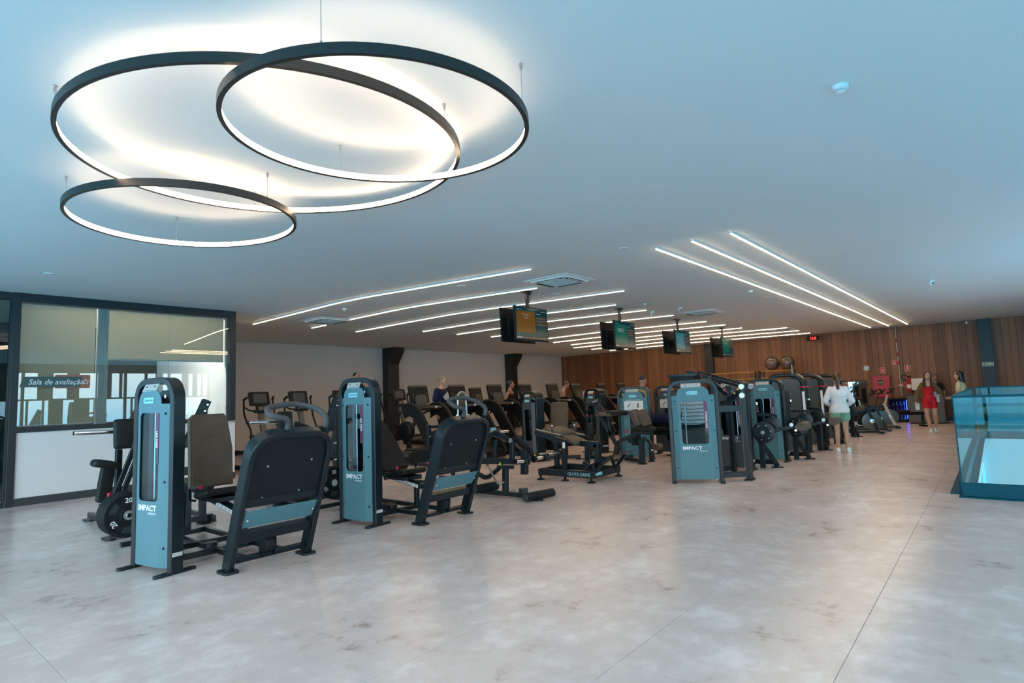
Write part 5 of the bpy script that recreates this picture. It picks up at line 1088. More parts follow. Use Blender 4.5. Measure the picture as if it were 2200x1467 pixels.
# storage rack with exercise balls
t = thing('storage_rack', 'tall rack of thin yellow rails carrying the grey exercise balls', 'rack', (24.4, 7.2, 0))
YR = mat('yellow_rail', (.45, .26, .04), .4)
for y in (-1.15, .05, .25, 3.0): MB().box((0, y, 1.05), (.06, .06, 2.1), None, .004).build('post', BLACK, t); MB().box((.4, y, 1.05), (.05, .05, 2.1), None, .004).build('post', BLACK, t); MB().box((.2, y, .03), (.5, .07, .06), None, .004).build('foot', BLACK, t)
for y0, y1 in ((-1.15, .05), (.25, 3.0)):
    for z in (2.08, 1.80): 
        for x in (0, .4): MB().cyl((x, y0, z), (x, y1, z), .018, 10).build('rail', YR, t)
MB().cyl((-.03, -1.15, 1.85), (-.03, -1.15, 2.28), .03, 12).build('end_stop', STEEL, t)
for k, px in enumerate((1658, 1691)):
    p = PX(px, 772, 24.6); t = thing('exercise_ball', ('left', 'right')[k]+' one of the two dark grey exercise balls on the rack', 'ball', (24.6, p.y, 2.098), group='two exercise balls')
    prof = [(.28*math.sin(math.pi*i/14), .28-.28*math.cos(math.pi*i/14)) for i in range(15)]
    MB().lathe(prof, n=28).build('shell', mat('pewter_ball', (.16, .14, .12), .28, .6), t); MB().lathe([(.018, 0), (.018, .006), (.005, .008)], (-.205, -.1, .475), (-.7, -.3, .64), 12).build('valve', BLACKM, t)
    for z in (.10, .19, .37, .46):
        r_ = math.sqrt(max(.28**2-(z-.28)**2, 0)); MB().lathe([(r_+.001, z-.004), (r_+.004, z), (r_+.001, z+.004)], n=28).build('rib', mat('pewter_ball', (.16, .14, .12), .28, .6), t)
# spin bikes
def bike(label, loc, rz, accent):
    t = thing('spin_bike', label, 'exercise bike', loc, rz, group='spin bikes beside the plank wall')
    MB().lathe([(.03, -.03), (.22, -.025), (.25, -.02), (.25, .02), (.22, .025), (.03, .03)], (.42, 0, .36), (0, 1, 0), 32).build('flywheel', mat('flywheel_steel', (.12, .12, .12), .3, .8), t)
    MB().lathe([(.02, -.055), (.06, -.05), (.06, .05), (.02, .055)], (.42, 0, .36), (0, 1, 0), 20).build('hub', CHROME, t)
    bars(t, [('frame', accent, (.06, .08), [(.55, 0, .10), (.30, 0, .78)]), ('frame', BLACK, (.06, .08), [(.30, 0, .72), (-.35, 0, .42)]), ('frame', BLACK, (.06, .08), [(-.15, 0, .50), (-.50, 0, .08)]), ('fork', BLACK, (.12, .03), [(.44, 0, .62), (.42, 0, .36)]),
             ('seat_post', STEEL, (.04, .05), [(-.28, 0, .42), (-.38, 0, .92)]), ('handlebar_post', accent, (.045, .055), [(.32, 0, .72), (.42, 0, 1.06)]), ('base_bar', BLACK, (.50, .05), [(.56, 0, .045), (.66, 0, .045)]), ('base_bar', BLACK, (.50, .05), [(-.56, 0, .045), (-.46, 0, .045)]), ('centre_rail', BLACK, (.06, .06), [(.6, 0, .06), (-.5, 0, .06)]), ('crank', CHROME, (.02, .03), [(-.02, .09, .34), (.12, .09, .22)]), ('crank', CHROME, (.02, .03), [(-.02, -.09, .34), (-.16, -.09, .46)])])
    MB().cushion((-.40, 0, .96), (.28, .20, .07), None, .03).build('saddle', PAD, t); MB().tube(fillet([(.55, -.24, 1.16), (.42, -.22, 1.10), (.40, 0, 1.08), (.42, .22, 1.10), (.55, .24, 1.16)], .08), .018, 10).build('handlebar', BLACKM, t)
    MB().tube(fillet([(.62, -.08, 1.25), (.48, -.08, 1.12), (.48, .08, 1.12), (.62, .08, 1.25)], .05), .016, 10).build('aero_bar', BLACKM, t); MB().box((.50, 0, 1.22), (.03, .16, .11), Matrix.Rotation(-.5, 3, 'Y'), .008).build('console', BLACKM, t)
    MB().prism([(.50, .20), (.66, .36), (.60, .56), (.30, .66), (.05, .42), (.10, .26)], (0, .045, 0), (1, 0, 0), (0, 0, 1), (0, .02, 0)).build('chain_guard', BLACKM, t)
    for s, p in ((1, (.13, .15, .21)), (-1, (-.17, -.15, .47))): MB().box(p, (.12, .09, .03), None, .006).build('pedal', BLACKM, t)
    return t
WP = mat('white_bike_paint', (.62, .60, .58), .4)
bike('black spin bike closest to the person in white', (19.2, 3.20, 0), math.radians(-70), BLACK)
bike('black spin bike in the middle of the bikes', (20.3, 3.15, 0), math.radians(-75), BLACK)
bike('white framed spin bike nearest the red fire hose cabinet', (21.5, 3.05, 0), math.radians(-75), WP)
t = thing('rowing_machine', 'long low black rowing machine sticking out past the bikes', 'rowing machine', (22.3, 2.75, 0), math.radians(-65))
MB().box((.2, 0, .42), (1.6, .10, .09), None, .01).build('rail', BLACKM, t); MB().lathe([(.05, -.07), (.26, -.06), (.26, .06), (.05, .07)], (-.62, 0, .46), (0, 1, 0), 28).build('fan_housing', BLACKM, t)
for x in (-.6, .95): MB().box((x, 0, .03), (.08, .5, .06), None, .01).build('foot', BLACKM, t); MB().bar((x, 0, .05), (x, 0, .40), .06, .06).build('leg', BLACK, t)
MB().cushion((.45, 0, .50), (.30, .26, .07), None, .03).build('seat', PAD, t); MB().bar((-.3, 0, .47), (-.2, 0, .78), .03, .04).build('display_arm', BLACK, t); MB().tube([(-.35, -.22, .56), (-.35, .22, .56)], .015, 10).build('handle', BLACKM, t)
# wall sign on the partition glass
t = thing('door_sign', 'dark green and copper name plate on the partition glass', 'sign', (2.6, YG, 1.75), world=True)
g = lambda x, y: PY(x, y, YG)
P = [g(42, 832), g(172, 831), g(176, 809), g(52, 809)]; o_ = P[0]
MB().prism([(p.x-o_.x, p.z-o_.z) for p in P], (o_.x, YG-.006, o_.z), (1, 0, 0), (0, 0, 1), (0, .006, 0)).build('green_plate', mat('sign_green', (.006, .045, .04), .22), t)
P0, P1 = g(118, 834), g(194, 805); MB().prism(rrect(0, 0, P1.x-P0.x, P1.z-P0.z, .02, 3), (P0.x, YG-.002, P0.z), (1, 0, 0), (0, 0, 1), (0, .004, 0)).build('copper_plate', mat('sign_copper', (.32, .12, .07), .4), t)
q0 = g(60, 826); lettering('Sala de avaliação', .125, (q0.x, YG-.0072, q0.z), (1, 0, 0), (0, 0, 1), PRINT, t, sx=.92, shear=.25)
cs = g(184, 820)
sp = []
for k in range(10): r_ = .055 if k % 2 == 0 else .027; sp.append((r_*math.sin(math.pi*k/5), r_*math.cos(math.pi*k/5)))
MB().prism(sp, (cs.x, YG-.0035, cs.z), (1, 0, 0), (0, 0, 1), (0, .002, 0), hole=[(a_*.72, b_*.72) for a_, b_ in sp]).build('star_emblem', PRINT, t)
# ================================================================ people
SKIN1 = mat('skin_light', (.52, .30, .20), .5, noise=.05, nscale=20); SKIN2 = mat('skin_tan', (.38, .19, .11), .5, noise=.05, nscale=20)
HAIRB = mat('hair_brown', (.075, .032, .016), .45, noise=.3, nscale=40); HAIRK = mat('hair_black', (.008, .007, .008), .4); HAIRG = mat('hair_grey_blond', (.22, .17, .12), .6)
def cloth(name, col, rough=.8): return mat(name, col, rough, noise=.08, nscale=9, bump=.25, bscale=60, spec=.25)
def blob(mb, c, rx, ry, rz, R=None, n=12, m=8):
    c = Vector(c); V = []
    for i in range(1, m):
        a = math.pi*i/m
        for k in range(n):
            b = 2*math.pi*k/n; p = Vector((rx*math.sin(a)*math.cos(b), ry*math.sin(a)*math.sin(b), rz*math.cos(a))); V.append(c+(R @ p if R else p))
    V += [c+(R @ Vector((0, 0, rz)) if R else Vector((0, 0, rz))), c-(R @ Vector((0, 0, rz)) if R else Vector((0, 0, rz)))]
    Fc = [(i*n+k, i*n+(k+1) % n, (i+1)*n+(k+1) % n, (i+1)*n+k) for i in range(m-2) for k in range(n)]
    Fc += [((m-1)*n, k, (k+1) % n) for k in range(n)]+[((m-1)*n+1, (m-2)*n+(k+1) % n, (m-2)*n+k) for k in range(n)]
    return mb.add(V, Fc)
def limb(mb, pts, rad, n=12):
    P = [Vector(p) for p in pts]; out = []; rr = []
    d0 = (P[0]-P[1]).normalized(); d1 = (P[-1]-P[-2]).normalized()
    for k in range(4): a = math.pi/2*k/4; out.append(P[0]+d0*rad[0]*math.cos(a)*.98); rr.append(max(rad[0]*math.sin(a), .002))
    for i in range(len(P)-1):
        for k in range(6): t = k/6; out.append(P[i].lerp(P[i+1], t)); rr.append(rad[i]*(1-t)+rad[i+1]*t)
    out.append(P[-1]); rr.append(rad[-1])
    for k in range(3, -1, -1): a = math.pi/2*k/4; out.append(P[-1]+d1*rad[-1]*math.cos(a)*.98); rr.append(max(rad[-1]*math.sin(a), .002))
    return mb.tube(out, n=n, radii=rr)
def remesh(mb, name, m, parent, voxel=.011, smooth=4, label=None):
    me = bpy.data.meshes.new(name); me.from_pydata([tuple(p) for p in mb.v], [], mb.f)
    ob = bpy.data.objects.new(name, me); COL.objects.link(ob)
    r = ob.modifiers.new('r', 'REMESH'); r.mode = 'VOXEL'; r.voxel_size = voxel
    s = ob.modifiers.new('s', 'SMOOTH'); s.iterations = smooth; s.factor = .5
    dg = bpy.context.evaluated_depsgraph_get(); nm = bpy.data.meshes.new_from_object(ob.evaluated_get(dg)); nm.name = name
    nm.materials.clear(); nm.materials.append(m); nm.polygons.foreach_set('use_smooth', [True]*len(nm.polygons))
    bpy.data.objects.remove(ob); o = bpy.data.objects.new(name, nm); COL.objects.link(o); o.parent = parent
    if label: o['label'] = label
    return o
# torso sections along the spine: (t, half width, half depth)
TORSO_F = [(-.06, .145, .105), (.02, .165, .118), (.15, .15, .105), (.34, .122, .088), (.52, .135, .095), (.68, .152, .105), (.82, .155, .098), (.93, .135, .080), (1.02, .075, .062), (1.10, .050, .052)]
TORSO_M = [(-.06, .145, .105), (.02, .158, .115), (.15, .152, .108), (.34, .148, .102), (.52, .162, .108), (.68, .182, .115), (.82, .190, .108), (.93, .165, .088), (1.02, .085, .068), (1.10, .060, .060)]
def person(label, loc, rotz, h=1.65, male=False, skin=SKIN1, arms=None, legs=None, spine=None, head=(0, 0, 0), clothes=(), hair=None, shoes=None, group=None, voxel=.0105, z=0.):
    """faces local -y. arms/legs: dict L/R of joint positions for a 1.65 m body"""
    t = thing('person', label, 'person', (loc[0], loc[1], z), rotz, group=group); k = h/1.65
    S = lambda p: Vector(p)*k
    spine = [S(p) for p in (spine or [(0, .0, .90), (0, .015, 1.12), (0, .0, 1.40)])]
    def sp(u):
        p0, p1, p2 = spine; u = max(-.2, min(1.25, u)); return p0*(1-u)**2+(p1*2-(p0+p2)*.5)*2*u*(1-u)+p2*u*u if 0 <= u <= 1 else (p0+(p1-p0)*2*u if u < 0 else p2+(p2-p1)*2*(u-1))
    def frame(u):
        d = (sp(u+.04)-sp(u-.04)).normalized(); x = Vector((1, 0, 0)); y = d.cross(x).normalized(); return d, x, y
    TS_ = TORSO_M if male else TORSO_F
    def torso(mb, u0, u1, off=0., flare=0.):
        rows = []; us = sorted(set([u0, u1]+[s[0] for s in TS_ if u0 < s[0] < u1])); 
        for u in us:
            ws = np.interp(u, [s[0] for s in TS_], [s[1] for s in TS_]); ds = np.interp(u, [s[0] for s in TS_], [s[2] for s in TS_])
            rows.append((u, (ws+off+flare*max(0, .45-u))*k, (ds+off+flare*max(0, .45-u))*k))
        V = []; n = 20
        for u, a, b in rows:
            d, x, y = frame(u); c = sp(u); V += [c+x*a*math.copysign(abs(math.cos(q))**.85, math.cos(q))+y*b*math.copysign(abs(math.sin(q))**.85, math.sin(q)) for q in [2*math.pi*i/n for i in range(n)]]
        m = len(rows); mb.add(V, [(i*n+j, i*n+(j+1) % n, (i+1)*n+(j+1) % n, (i+1)*n+j) for i in range(m-1) for j in range(n)]+[tuple(range(n-1, -1, -1)), tuple((m-1)*n+j for j in range(n))])
    d, x, y = frame(.93); shz = sp(.90); sw = .165 if male else .145
    arms = arms or {}; legs = legs or {}
    A = {}; Lg = {}
    for s, nm in ((-1, 'L'), (1, 'R')):
        sh = shz+x*s*sw*k
        e, w_ = arms.get(nm, ((s*.235, .03, 1.08), (s*.245, -.03, .84))); A[nm] = (sh, S(e), S(w_))
        hp = sp(0)+x*s*.085*k-d*.0
        kn, an = legs.get(nm, ((s*.095, -.01, .49), (s*.10, .02, .085))); Lg[nm] = (hp, S(kn), S(an))
    b = MB(); torso(b, -.06, 1.10)
    hd = head
    hR = Matrix.Rotation(hd[2], 3, 'Z') @ Matrix.Rotation(hd[0], 3, 'X') @ Matrix.Rotation(hd[1], 3, 'Y')
    nk = sp(1.04); dd = frame(1.0)[0]; neck_top = nk+(dd*.55+UP*.45).normalized()*.085*k
    hc = neck_top+hR @ Vector((0, -.022, .085))*k
    limb(b, [nk-dd*.02, neck_top], [.052*k, .047*k])
    blob(b, hc, .075*k, .093*k, .112*k, hR, 16, 12); blob(b, hc+hR @ Vector((0, -.030, -.055))*k, .054*k, .062*k, .062*k, hR)
    blob(b, hc+hR @ Vector((0, -.098, -.020))*k, .012*k, .018*k, .022*k, hR); 
    for s in (-1, 1): blob(b, hc+hR @ Vector((s*.076, .010, -.015))*k, .012*k, .020*k, .030*k, hR)
    R_ = 1.12 if male else .95
    for nm, s in (('L', -1), ('R', 1)):
        sh, e, w_ = A[nm]; limb(b, [sh, sh.lerp(e, .5), e, e.lerp(w_, .35), w_], [.050*R_*k, .045*R_*k, .037*R_*k, .038*R_*k, .026*R_*k])
        hd_ = (w_-e).normalized(); pa = w_+hd_*.045*k; side = hd_.cross(Vector((0, 1, .2))).normalized(); up_ = side.cross(hd_).normalized()
        blob(b, pa, .0, 0, 0) if False else limb(b, [w_, pa+hd_*.03*k], [.025*k, .030*k]); 
        for f_ in range(4):
            o = up_*(f_-1.5)*.018*k; L = (.062, .074, .070, .054)[f_]*k; p0 = pa+hd_*.035*k+o; p1 = p0+hd_*L*.55+side*-s*.010*k; p2 = p1+hd_*L*.42+side*-s*.022*k
            limb(b, [p0, p1, p2], [.0095*k, .009*k, .008*k], 8)
        p0 = pa+up_*-.030*k; limb(b, [p0-hd_*.02*k, p0+hd_*.03*k+up_*-.022*k, p0+hd_*.06*k+up_*-.026*k], [.012*k, .0105*k, .009*k], 8)
        hp, kn, an = Lg[nm]; limb(b, [hp, hp.lerp(kn, .45), kn, kn.lerp(an, .32)+Vector((0, .014*k, 0)), an], [.092*R_**.3*k, .078*R_*k, .054*R_*k, .055*R_*k, .034*R_*k])
        fd = Vector((0, -1, 0)); limb(b, [an+Vector((0, .035*k, -.045*k)), an+fd*.13*k-UP*.052*k], [.034*k, .026*k])
    remesh(b, 'body', skin, t, voxel)
    for cl in clothes:
        mb = MB(); nm, m_ = cl['name'], cl['mat']; off = cl.get('off', .010)
        if 'torso' in cl: torso(mb, cl['torso'][0], cl['torso'][1], off, cl.get('flare', 0.))
        if 'sleeve' in cl:
            for q in 'LR':
                sh, e, w_ = A[q]; f_ = cl['sleeve']; o = off*k
                if f_ <= 1: limb(mb, [sh-(e-sh)*.05, sh.lerp(e, f_)], [.058*R_*k+o, .048*R_*k+o*1.4])
                else: limb(mb, [sh-(e-sh)*.05, e, e.lerp(w_, f_-1)], [.056*R_*k+o, .042*R_*k+o*1.5, .032*R_*k+o*1.3])
        if 'leg' in cl:
            for q in 'LR':
                hp, kn, an = Lg[q]; f_ = cl['leg']; o = off*k
                if f_ <= 1: limb(mb, [hp, hp.lerp(kn, f_)], [.092*k+o, (.092-.022*f_)*R_**.5*k+o*cl.get('wide', 1.2)])
                else: limb(mb, [hp, hp.lerp(kn, .5), kn, kn.lerp(an, .4), kn.lerp(an, f_-1)], [.092*k+o, .078*R_*k+o, .056*R_*k+o, .056*R_*k+o, .036*R_*k+o])
        remesh(mb, nm, m_, t, .012, 3)
    if shoes:
        for q in 'LR':
            an = Lg[q][2]; mb = MB(); hl = an+Vector((0, .035, -.040))*k; te = an+Vector((0, -.135, -.050))*k
            limb(mb, [hl, hl.lerp(te, .5)+UP*.008, te], [.044*k, .043*k, .036*k]); limb(mb, [an+UP*.0, an+UP*.02*k], [.044*k, .042*k])
            zmin = an.z-.083*k; mb.v = [Vector((p.x, p.y, max(p.z, zmin))) for p in mb.v]
            so = remesh(mb, 'shoe', shoes, t, .009, 2)
            MB().prism([(-.042*k, -.165*k), (.042*k, -.165*k), (.045*k, .07*k), (-.045*k, .07*k)], (an.x, an.y, zmin-.004), (1, 0, 0), (0, 1, 0), (0, 0, .016)).build('sole', mat('shoe_sole', (.7, .7, .7), .6), so)
    # face
    for s in (-1, 1): mb = MB(); blob(mb, hc+hR @ Vector((s*.030, -.083, .008))*k, .012*k, .006*k, .006*k, hR); mb.build('eye', INK, t)
    mb = MB(); blob(mb, hc+hR @ Vector((0, -.086, -.060))*k, .022*k, .008*k, .007*k, hR); mb.build('mouth', mat('lips', (.35, .08, .07), .5), t)
    for s in (-1, 1): mb = MB(); blob(mb, hc+hR @ Vector((s*.030, -.087, .026))*k, .018*k, .005*k, .004*k, hR); mb.build('eyebrow', hair[0] if hair else HAIRK, t)
    if hair:
        hm, style = hair; mb = MB(); H_ = lambda p: hc+hR @ Vector(p)*k
        if style != 'short':
            blob(mb, H_((0, .022, .022)), .084*k, .090*k, .108*k, hR, 16, 12)
        else: blob(mb, H_((0, .018, .040)), .079*k, .088*k, .082*k, hR, 16, 12)
        if style == 'ponytail': limb(mb, [H_((0, .10, .05)), H_((0, .135, .0)), H_((.0, .125, -.14)), H_((-.01, .10, -.28)), H_((-.01, .09, -.36))], [.030*k, .036*k, .034*k, .028*k, .012*k])
        if style == 'bun': blob(mb, H_((0, .105, .06)), .042*k, .042*k, .042*k)
        if style == 'long':
            for s in (-1, 1): limb(mb, [H_((s*.055, .0, .07)), H_((s*.075, -.005, -.03)), H_((s*.090, -.045, -.16)), H_((s*.085, -.085, -.28)), H_((s*.075, -.10, -.36))], [.035*k, .030*k, .034*k, .030*k, .012*k])
            limb(mb, [H_((0, .06, .04)), H_((0, .095, -.10)), H_((0, .105, -.26))], [.07*k, .060*k, .04*k])
        if style == 'bob': limb(mb, [H_((0, .045, .05)), H_((0, .055, -.08)), H_((0, .075, -.21))], [.082*k, .080*k, .060*k])
        remesh(mb, 'hair', hm, t, .010, 3)
    return t, dict(A=A, L=Lg, hc=hc, sp=sp, k=k)
WSHOE = mat('white_sneaker', (.72, .73, .74), .6)
# person in white, seen from behind
p = PZ(1812, 974)
person('person in white long sleeved top and green shorts seen from behind', (p.x, p.y), math.radians(103), 1.64, arms={'L': ((-.25, .03, 1.10), (-.15, -.17, 1.00)), 'R': ((.25, .03, 1.10), (.15, -.17, 1.00))},
       legs={'L': ((-.085, -.02, .49), (-.11, .04, .085)), 'R': ((.075, -.01, .49), (.085, -.02, .085))},
       clothes=[dict(name='white_top', mat=cloth('white_jersey', (.68, .70, .74)), torso=(-.10, 1.03), sleeve=1.95, off=.014, flare=.05), dict(name='green_shorts', mat=cloth('sage_shorts', (.16, .34, .26)), torso=(-.08, .25), leg=.34, off=.013, wide=2.4), dict(name='sock', mat=WSHOE, torso=(.1, .12)) if False else dict(name='waistband', mat=cloth('sage_band', (.12, .28, .21)), torso=(.18, .28), off=.014)],
       hair=(HAIRB, 'ponytail'), shoes=WSHOE)
# person in red walking
p = PZ(2004, 930)
t, J = person('person walking towards the camera in red short suit and open olive jacket', (p.x, p.y), math.radians(-86), 1.64, skin=SKIN1, head=(.05, .12, .25),
       arms={'L': ((-.26, .02, 1.10), (-.30, -.10, .88)), 'R': ((.27, .05, 1.12), (.22, -.20, 1.06))}, legs={'L': ((-.08, -.10, .50), (-.03, -.13, .085)), 'R': ((.10, -.06, .50), (.09, .16, .12))},
       clothes=[dict(name='red_suit', mat=cloth('scarlet_lycra', (.50, .012, .022), .55), torso=(-.10, .86), leg=.42, off=.008)], hair=(HAIRB if False else mat('hair_dark_brown', (.022, .012, .009), .4), 'long'), shoes=WSHOE)
OL = cloth('olive_jacket', (.13, .095, .035)); mb = MB(); k = J['k']
for q, s in (('L', -1), ('R', 1)):
    sh, e, w_ = J['A'][q]; limb(mb, [sh+Vector((-s*.03, 0, .01)), e, e.lerp(w_, .85)], [.078*k, .066*k, .050*k])
    limb(mb, [sh+Vector((-s*.05, .03, .0)), sh+Vector((-s*.0, .02, -.22)), sh+Vector((s*.03, .03, -.46))], [.058*k, .062*k, .050*k])
limb(mb, [J['sp'](.95)+Vector((-.10, .05, 0)), J['sp'](.95)+Vector((.10, .05, 0))], [.06, .06]); limb(mb, [J['sp'](.9)+Vector((0, .07, 0)), J['sp'](.35)+Vector((0, .09, 0))], [.085, .09])
remesh(mb, 'olive_jacket', OL, t, .012, 3)
def held(name, label, cat, t, q, off, size, m, extra=None):
    """a thing in a hand: placed in the room at the person's hand"""
    Mw = Matrix.Translation(t.location) @ Matrix.Rotation(t.rotation_euler[2], 4, 'Z'); w_ = J['A'][q][2]; e = J['A'][q][1]; c = w_+(w_-e).normalized()*.10+Vector(off)
    o = thing(name, label, cat, tuple(Mw @ c), t.rotation_euler[2]); MB().box((0, 0, 0), size, None, min(size)*.3).build('body', m, o); return o
h1 = held('paper_sheet', 'folded white sheet in the lowered hand of the person in red', 'paper', t, 'L', (.03, -.02, -.05), (.10, .012, .18), PAPER); MB().box((.0, -.007, .03), (.08, .002, .006), None, .0005).build('print_line', INK, h1)
h2 = held('phone', 'black phone held up by the person in red', 'phone', t, 'R', (-.05, -.02, .04), (.075, .010, .15), BLACKM); MB().box((0, -.006, 0), (.066, .002, .14), None, .0005).build('screen', mat('phone_glass', (.01, .01, .012), .1), h2)
h3 = held('water_bottle', 'pale bottle carried under the phone by the person in red', 'bottle', t, 'R', (.0, -.02, -.10), (.06, .06, .15), mat('pale_lilac', (.45, .45, .55), .4)); MB().cyl((0, 0, .075), (0, 0, .10), .02, 12).build('cap', WHITE, h3)
# person in cream top beyond the railing
p = PZ(2084, 800, 1.63)
person('person in cream short sleeved top standing behind the glass railing', (max(p.x, 18.6), p.y if p.y > .7 else .75), math.radians(165), 1.62, clothes=[dict(name='cream_top', mat=cloth('cream_knit', (.62, .50, .30)), torso=(.0, 1.0), sleeve=.55, off=.014), dict(name='trousers', mat=cloth('dark_trousers', (.03, .03, .035)), torso=(-.1, .2), leg=1.9, off=.010)],
       arms={'L': ((-.22, -.02, 1.08), (-.16, -.22, .98)), 'R': ((.22, -.02, 1.08), (.16, -.22, .98))}, hair=(HAIRK, 'bob'), shoes=WSHOE)
# clerk at the counter
person('person in dark top standing behind the pale monitor at the counter', (25.28, 1.62), math.radians(-95), 1.60, skin=SKIN2, z=-.0, clothes=[dict(name='dark_top', mat=cloth('charcoal_top', (.02, .02, .022)), torso=(.0, 1.0), sleeve=.6, off=.014), dict(name='dark_trousers', mat=cloth('dark_trousers', (.03, .03, .035)), torso=(-.1, .2), leg=1.9, off=.010)], hair=(HAIRB, 'short'), shoes=BLACKM)
# users of the treadmills
def on_mill(k, dy=.62): o = [x for x in bpy.data.objects if x.get('label', '') == 'black treadmill with curved uprights '+tspots[k][2]][0]; return o.location.x, o.location.y+dy
x_, y_ = on_mill(1)
NAVY = cloth('navy_tee', (.010, .016, .055)); DSH = cloth('black_shorts', (.01, .01, .012))
t, J = person('person in navy T-shirt with white bars walking on a treadmill', (x_, y_), math.radians(10), 1.78, True, SKIN1, z=.206, legs={'L': ((-.09, -.10, .50), (-.09, -.12, .085)), 'R': ((.09, .04, .50), (.09, .22, .12))}, head=(0, 0, .62),
       clothes=[dict(name='navy_shirt', mat=NAVY, torso=(.0, 1.0), sleeve=.72, off=.016, flare=.04), dict(name='black_shorts', mat=DSH, torso=(-.1, .2), leg=.85, off=.014, wide=2.0)], hair=(HAIRG, 'short'), shoes=BLACKM)
lg = [(-.13, -.10), (.13, -.10), (.02, .12), (-.04, .06)]
for k2, (x0, x1, sl) in enumerate(((-.085, -.035, .035), (-.025, .03, .085), (.04, .09, .13))):
    MB().prism([(x0, -.06), (x1, -.06), (x1-.10+.02*k2, sl+.02), (x0-.08+.02*k2, sl-.01)], (.03, -.168, 1.285), (1, 0, 0), (0, .12, 1), (0, .02, 0)).build('shirt_emblem', PRINT, t)
mb = MB(); blob(mb, J['hc']+Vector((.088, -.002, -.015)), .010, .012, .012); mb.build('earbud', WHITE, t)
x_, y_ = on_mill(3)
t, J = person('person in black tank top resting a hand on a treadmill rail', (x_, y_), math.radians(12), 1.66, False, SKIN2, z=.206, arms={'L': ((-.23, .05, 1.10), (-.20, -.18, .98)), 'R': ((.23, .05, 1.10), (.16, -.20, .98))}, head=(.0, 0, .5), legs={'L': ((-.09, -.09, .50), (-.09, -.10, .085)), 'R': ((.09, .04, .50), (.09, .20, .12))},
       clothes=[dict(name='black_tank_top', mat=cloth('black_tank', (.008, .008, .009)), torso=(.0, .88), off=.010), dict(name='black_leggings', mat=cloth('black_leggings', (.009, .009, .010)), torso=(-.1, .25), leg=1.92, off=.008)], hair=(HAIRK, 'bun'), shoes=WSHOE)
for s in (-1, 1): mb = MB(); limb(mb, [J['sp'](.84)+Vector((s*.085, -.085, 0)), J['sp'](.97)+Vector((s*.085, -.02, .02)), J['sp'](.86)+Vector((s*.085, .09, 0))], [.016, .016, .016]); mb.build('strap', cloth('black_tank', (.008, .008, .009)), t)
t0 = bpy.data.objects[[o.name for o in bpy.data.objects if o.get('label', '').endswith(tspots[3][2])][0]]
bo = thing('water_bottle', 'pink and white bottle standing on the dashboard before the person in the tank top', 'bottle', (t0.location.x-.27, t0.location.y-.08, 1.318)); MB().lathe([(.033, 0), (.036, .01), (.036, .15), (.02, .19), (.02, .20)], n=16).build('body', mat('pink_bottle', (.60, .35, .45), .35), bo); MB().cyl((0, 0, .198), (0, 0, .235), .022, 12).build('cap', WHITE, bo)
x_, y_ = on_mill(5)
person('person in beige top bowing the head on a treadmill before the plank wall', (x_, y_), math.radians(35), 1.68, False, SKIN1, z=.206, head=(.55, 0, .1), spine=[(0, .02, .90), (0, .03, 1.12), (0, -.05, 1.39)], arms={'L': ((-.22, -.05, 1.10), (-.10, -.25, 1.12)), 'R': ((.22, -.05, 1.10), (.08, -.25, 1.14))}, clothes=[dict(name='beige_top', mat=cloth('beige_top', (.35, .24, .17)), torso=(.05, .86), off=.010), dict(name='black_leggings', mat=cloth('black_leggings', (.009, .009, .01)), torso=(-.1, .25), leg=1.92, off=.008)], hair=(HAIRB, 'bun'), shoes=WSHOE)
bo = thing('shaker_bottle', 'cream shaker bottle on the dashboard of the bowing person', 'bottle', (x_+.27, y_-.62-.08, 1.318)); MB().lathe([(.036, 0), (.045, .01), (.048, .18), (.04, .19), (.03, .21)], n=16).build('body', mat('cream_bottle', (.6, .5, .36), .4), bo); MB().cyl((0, 0, .208), (0, 0, .24), .028, 12).build('cap', mat('cream_bottle', (.6, .5, .36), .4), bo)
# person on an elliptical behind the second tower
p = PY(782, 797, 13.25)
person('person in black shirt on an elliptical, only the head above the second tower', (9.38, 13.40), 0, 1.76, True, SKIN2, z=.45, legs={'L': ((-.19, -.08, .50), (-.26, .02, .100)), 'R': ((.19, -.10, .46), (.26, .02, .012))}, clothes=[dict(name='black_shirt', mat=cloth('black_tee', (.012, .012, .014)), torso=(.0, 1.0), sleeve=.7, off=.016), dict(name='black_shorts', mat=DSH, torso=(-.1, .2), leg=.85, off=.014)], arms={'L': ((-.27, -.12, 1.12), (-.27, -.38, 1.16)), 'R': ((.27, -.12, 1.12), (.27, -.34, 1.20))}, hair=(HAIRK, 'short'), shoes=BLACKM)
p = PZ(1378, 811, 1.80)
person('person in sand coloured top, the head above the kneeling leg curl', (p.x, p.y), math.radians(40), 1.80, True, SKIN2, clothes=[dict(name='sand_shirt', mat=cloth('sand_tee', (.36, .27, .15)), torso=(.0, 1.0), sleeve=.7, off=.016), dict(name='dark_trousers', mat=cloth('dark_trousers', (.03, .03, .035)), torso=(-.1, .2), leg=1.9, off=.012)], head=(.1, 0, .5), hair=(HAIRK, 'short'), shoes=BLACKM)
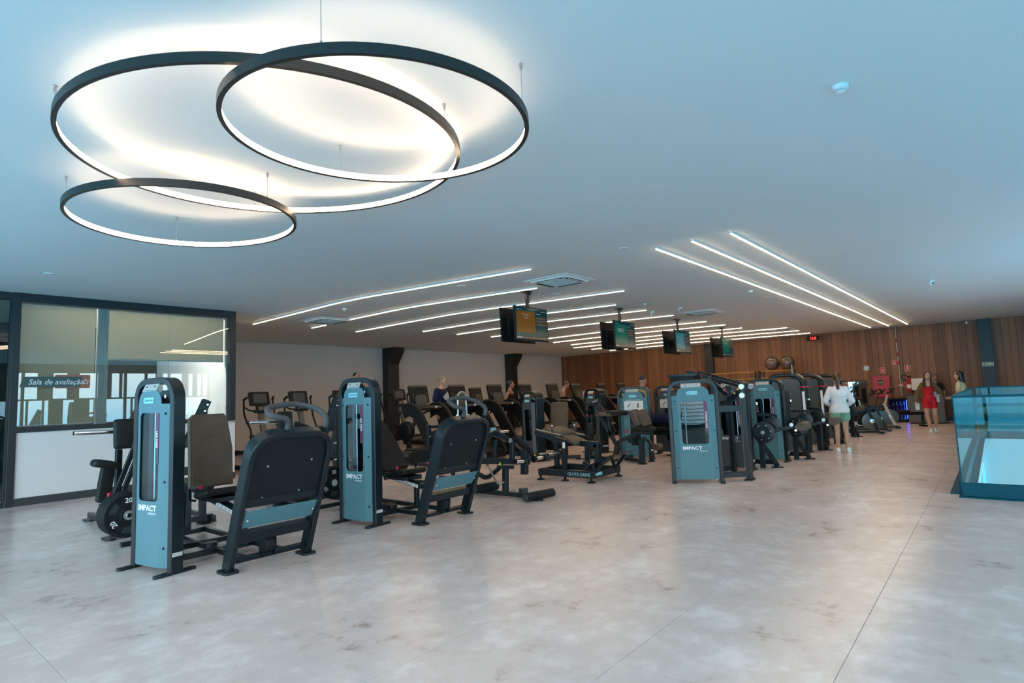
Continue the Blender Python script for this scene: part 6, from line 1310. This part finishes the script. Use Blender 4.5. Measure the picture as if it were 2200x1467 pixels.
# user of the calf machine, seen through its window
STR = mat('striped_jersey', (.5, .52, .54), .8); tt = STR.node_tree; bs = tt.nodes['Principled BSDF']; wv = tt.nodes.new('ShaderNodeTexWave'); wv.bands_direction = 'Z'; wv.inputs['Scale'].default_value = 5; wv.inputs['Distortion'].default_value = 2.0; tcx = tt.nodes.new('ShaderNodeTexCoord'); rp = tt.nodes.new('ShaderNodeValToRGB')
rp.color_ramp.elements[0].position = .0; rp.color_ramp.elements[0].color = (.10, .12, .14, 1); rp.color_ramp.elements[1].position = .28; rp.color_ramp.elements[1].color = (.62, .66, .68, 1); tt.links.new(tcx.outputs['Object'], wv.inputs['Vector']); tt.links.new(wv.outputs[0], rp.inputs[0]); tt.links.new(rp.outputs[0], bs.inputs['Base Color'])
p = Mc @ Vector((.02, .80, 0))
person('person in pale striped shirt and dark shorts behind the calf machine window', (p.x, p.y), math.radians(115), 1.66, True, SKIN1, head=(.5, 0, 0), spine=[(0, .0, .90), (0, .02, 1.10), (0, -.14, 1.34)], arms={'L': ((-.27, -.14, 1.05), (-.20, -.34, 1.15)), 'R': ((.27, -.14, 1.05), (.20, -.34, 1.15))}, clothes=[dict(name='striped_shirt', mat=STR, torso=(.0, 1.0), sleeve=.8, off=.022, flare=.06), dict(name='dark_shorts', mat=cloth('teal_black_shorts', (.012, .03, .035)), torso=(-.1, .15), leg=.75, off=.014, wide=1.8)], hair=(HAIRK, 'short'), shoes=WSHOE)
# prone user of the lying leg curl
person('person in navy lying face down on the leg curl bench', (12.25, YL+.07), 0, 1.70, True, SKIN1, z=.0, spine=[(0, -.28, .80), (0, .0, .81), (0, .24, .79)], head=(1.35, 0, math.pi), arms={'L': ((-.30, .30, .66), (-.22, .50, .58)), 'R': ((.30, .30, .66), (.22, .50, .58))}, legs={'L': ((-.09, -.64, .77), (-.09, -.72, 1.12)), 'R': ((.09, -.64, .77), (.09, -.72, 1.12))},
       clothes=[dict(name='navy_shirt', mat=NAVY, torso=(.0, 1.0), sleeve=.7, off=.014), dict(name='navy_shorts', mat=NAVY, torso=(-.1, .15), leg=.7, off=.012)], hair=(HAIRK, 'short'), shoes=BLACKM)
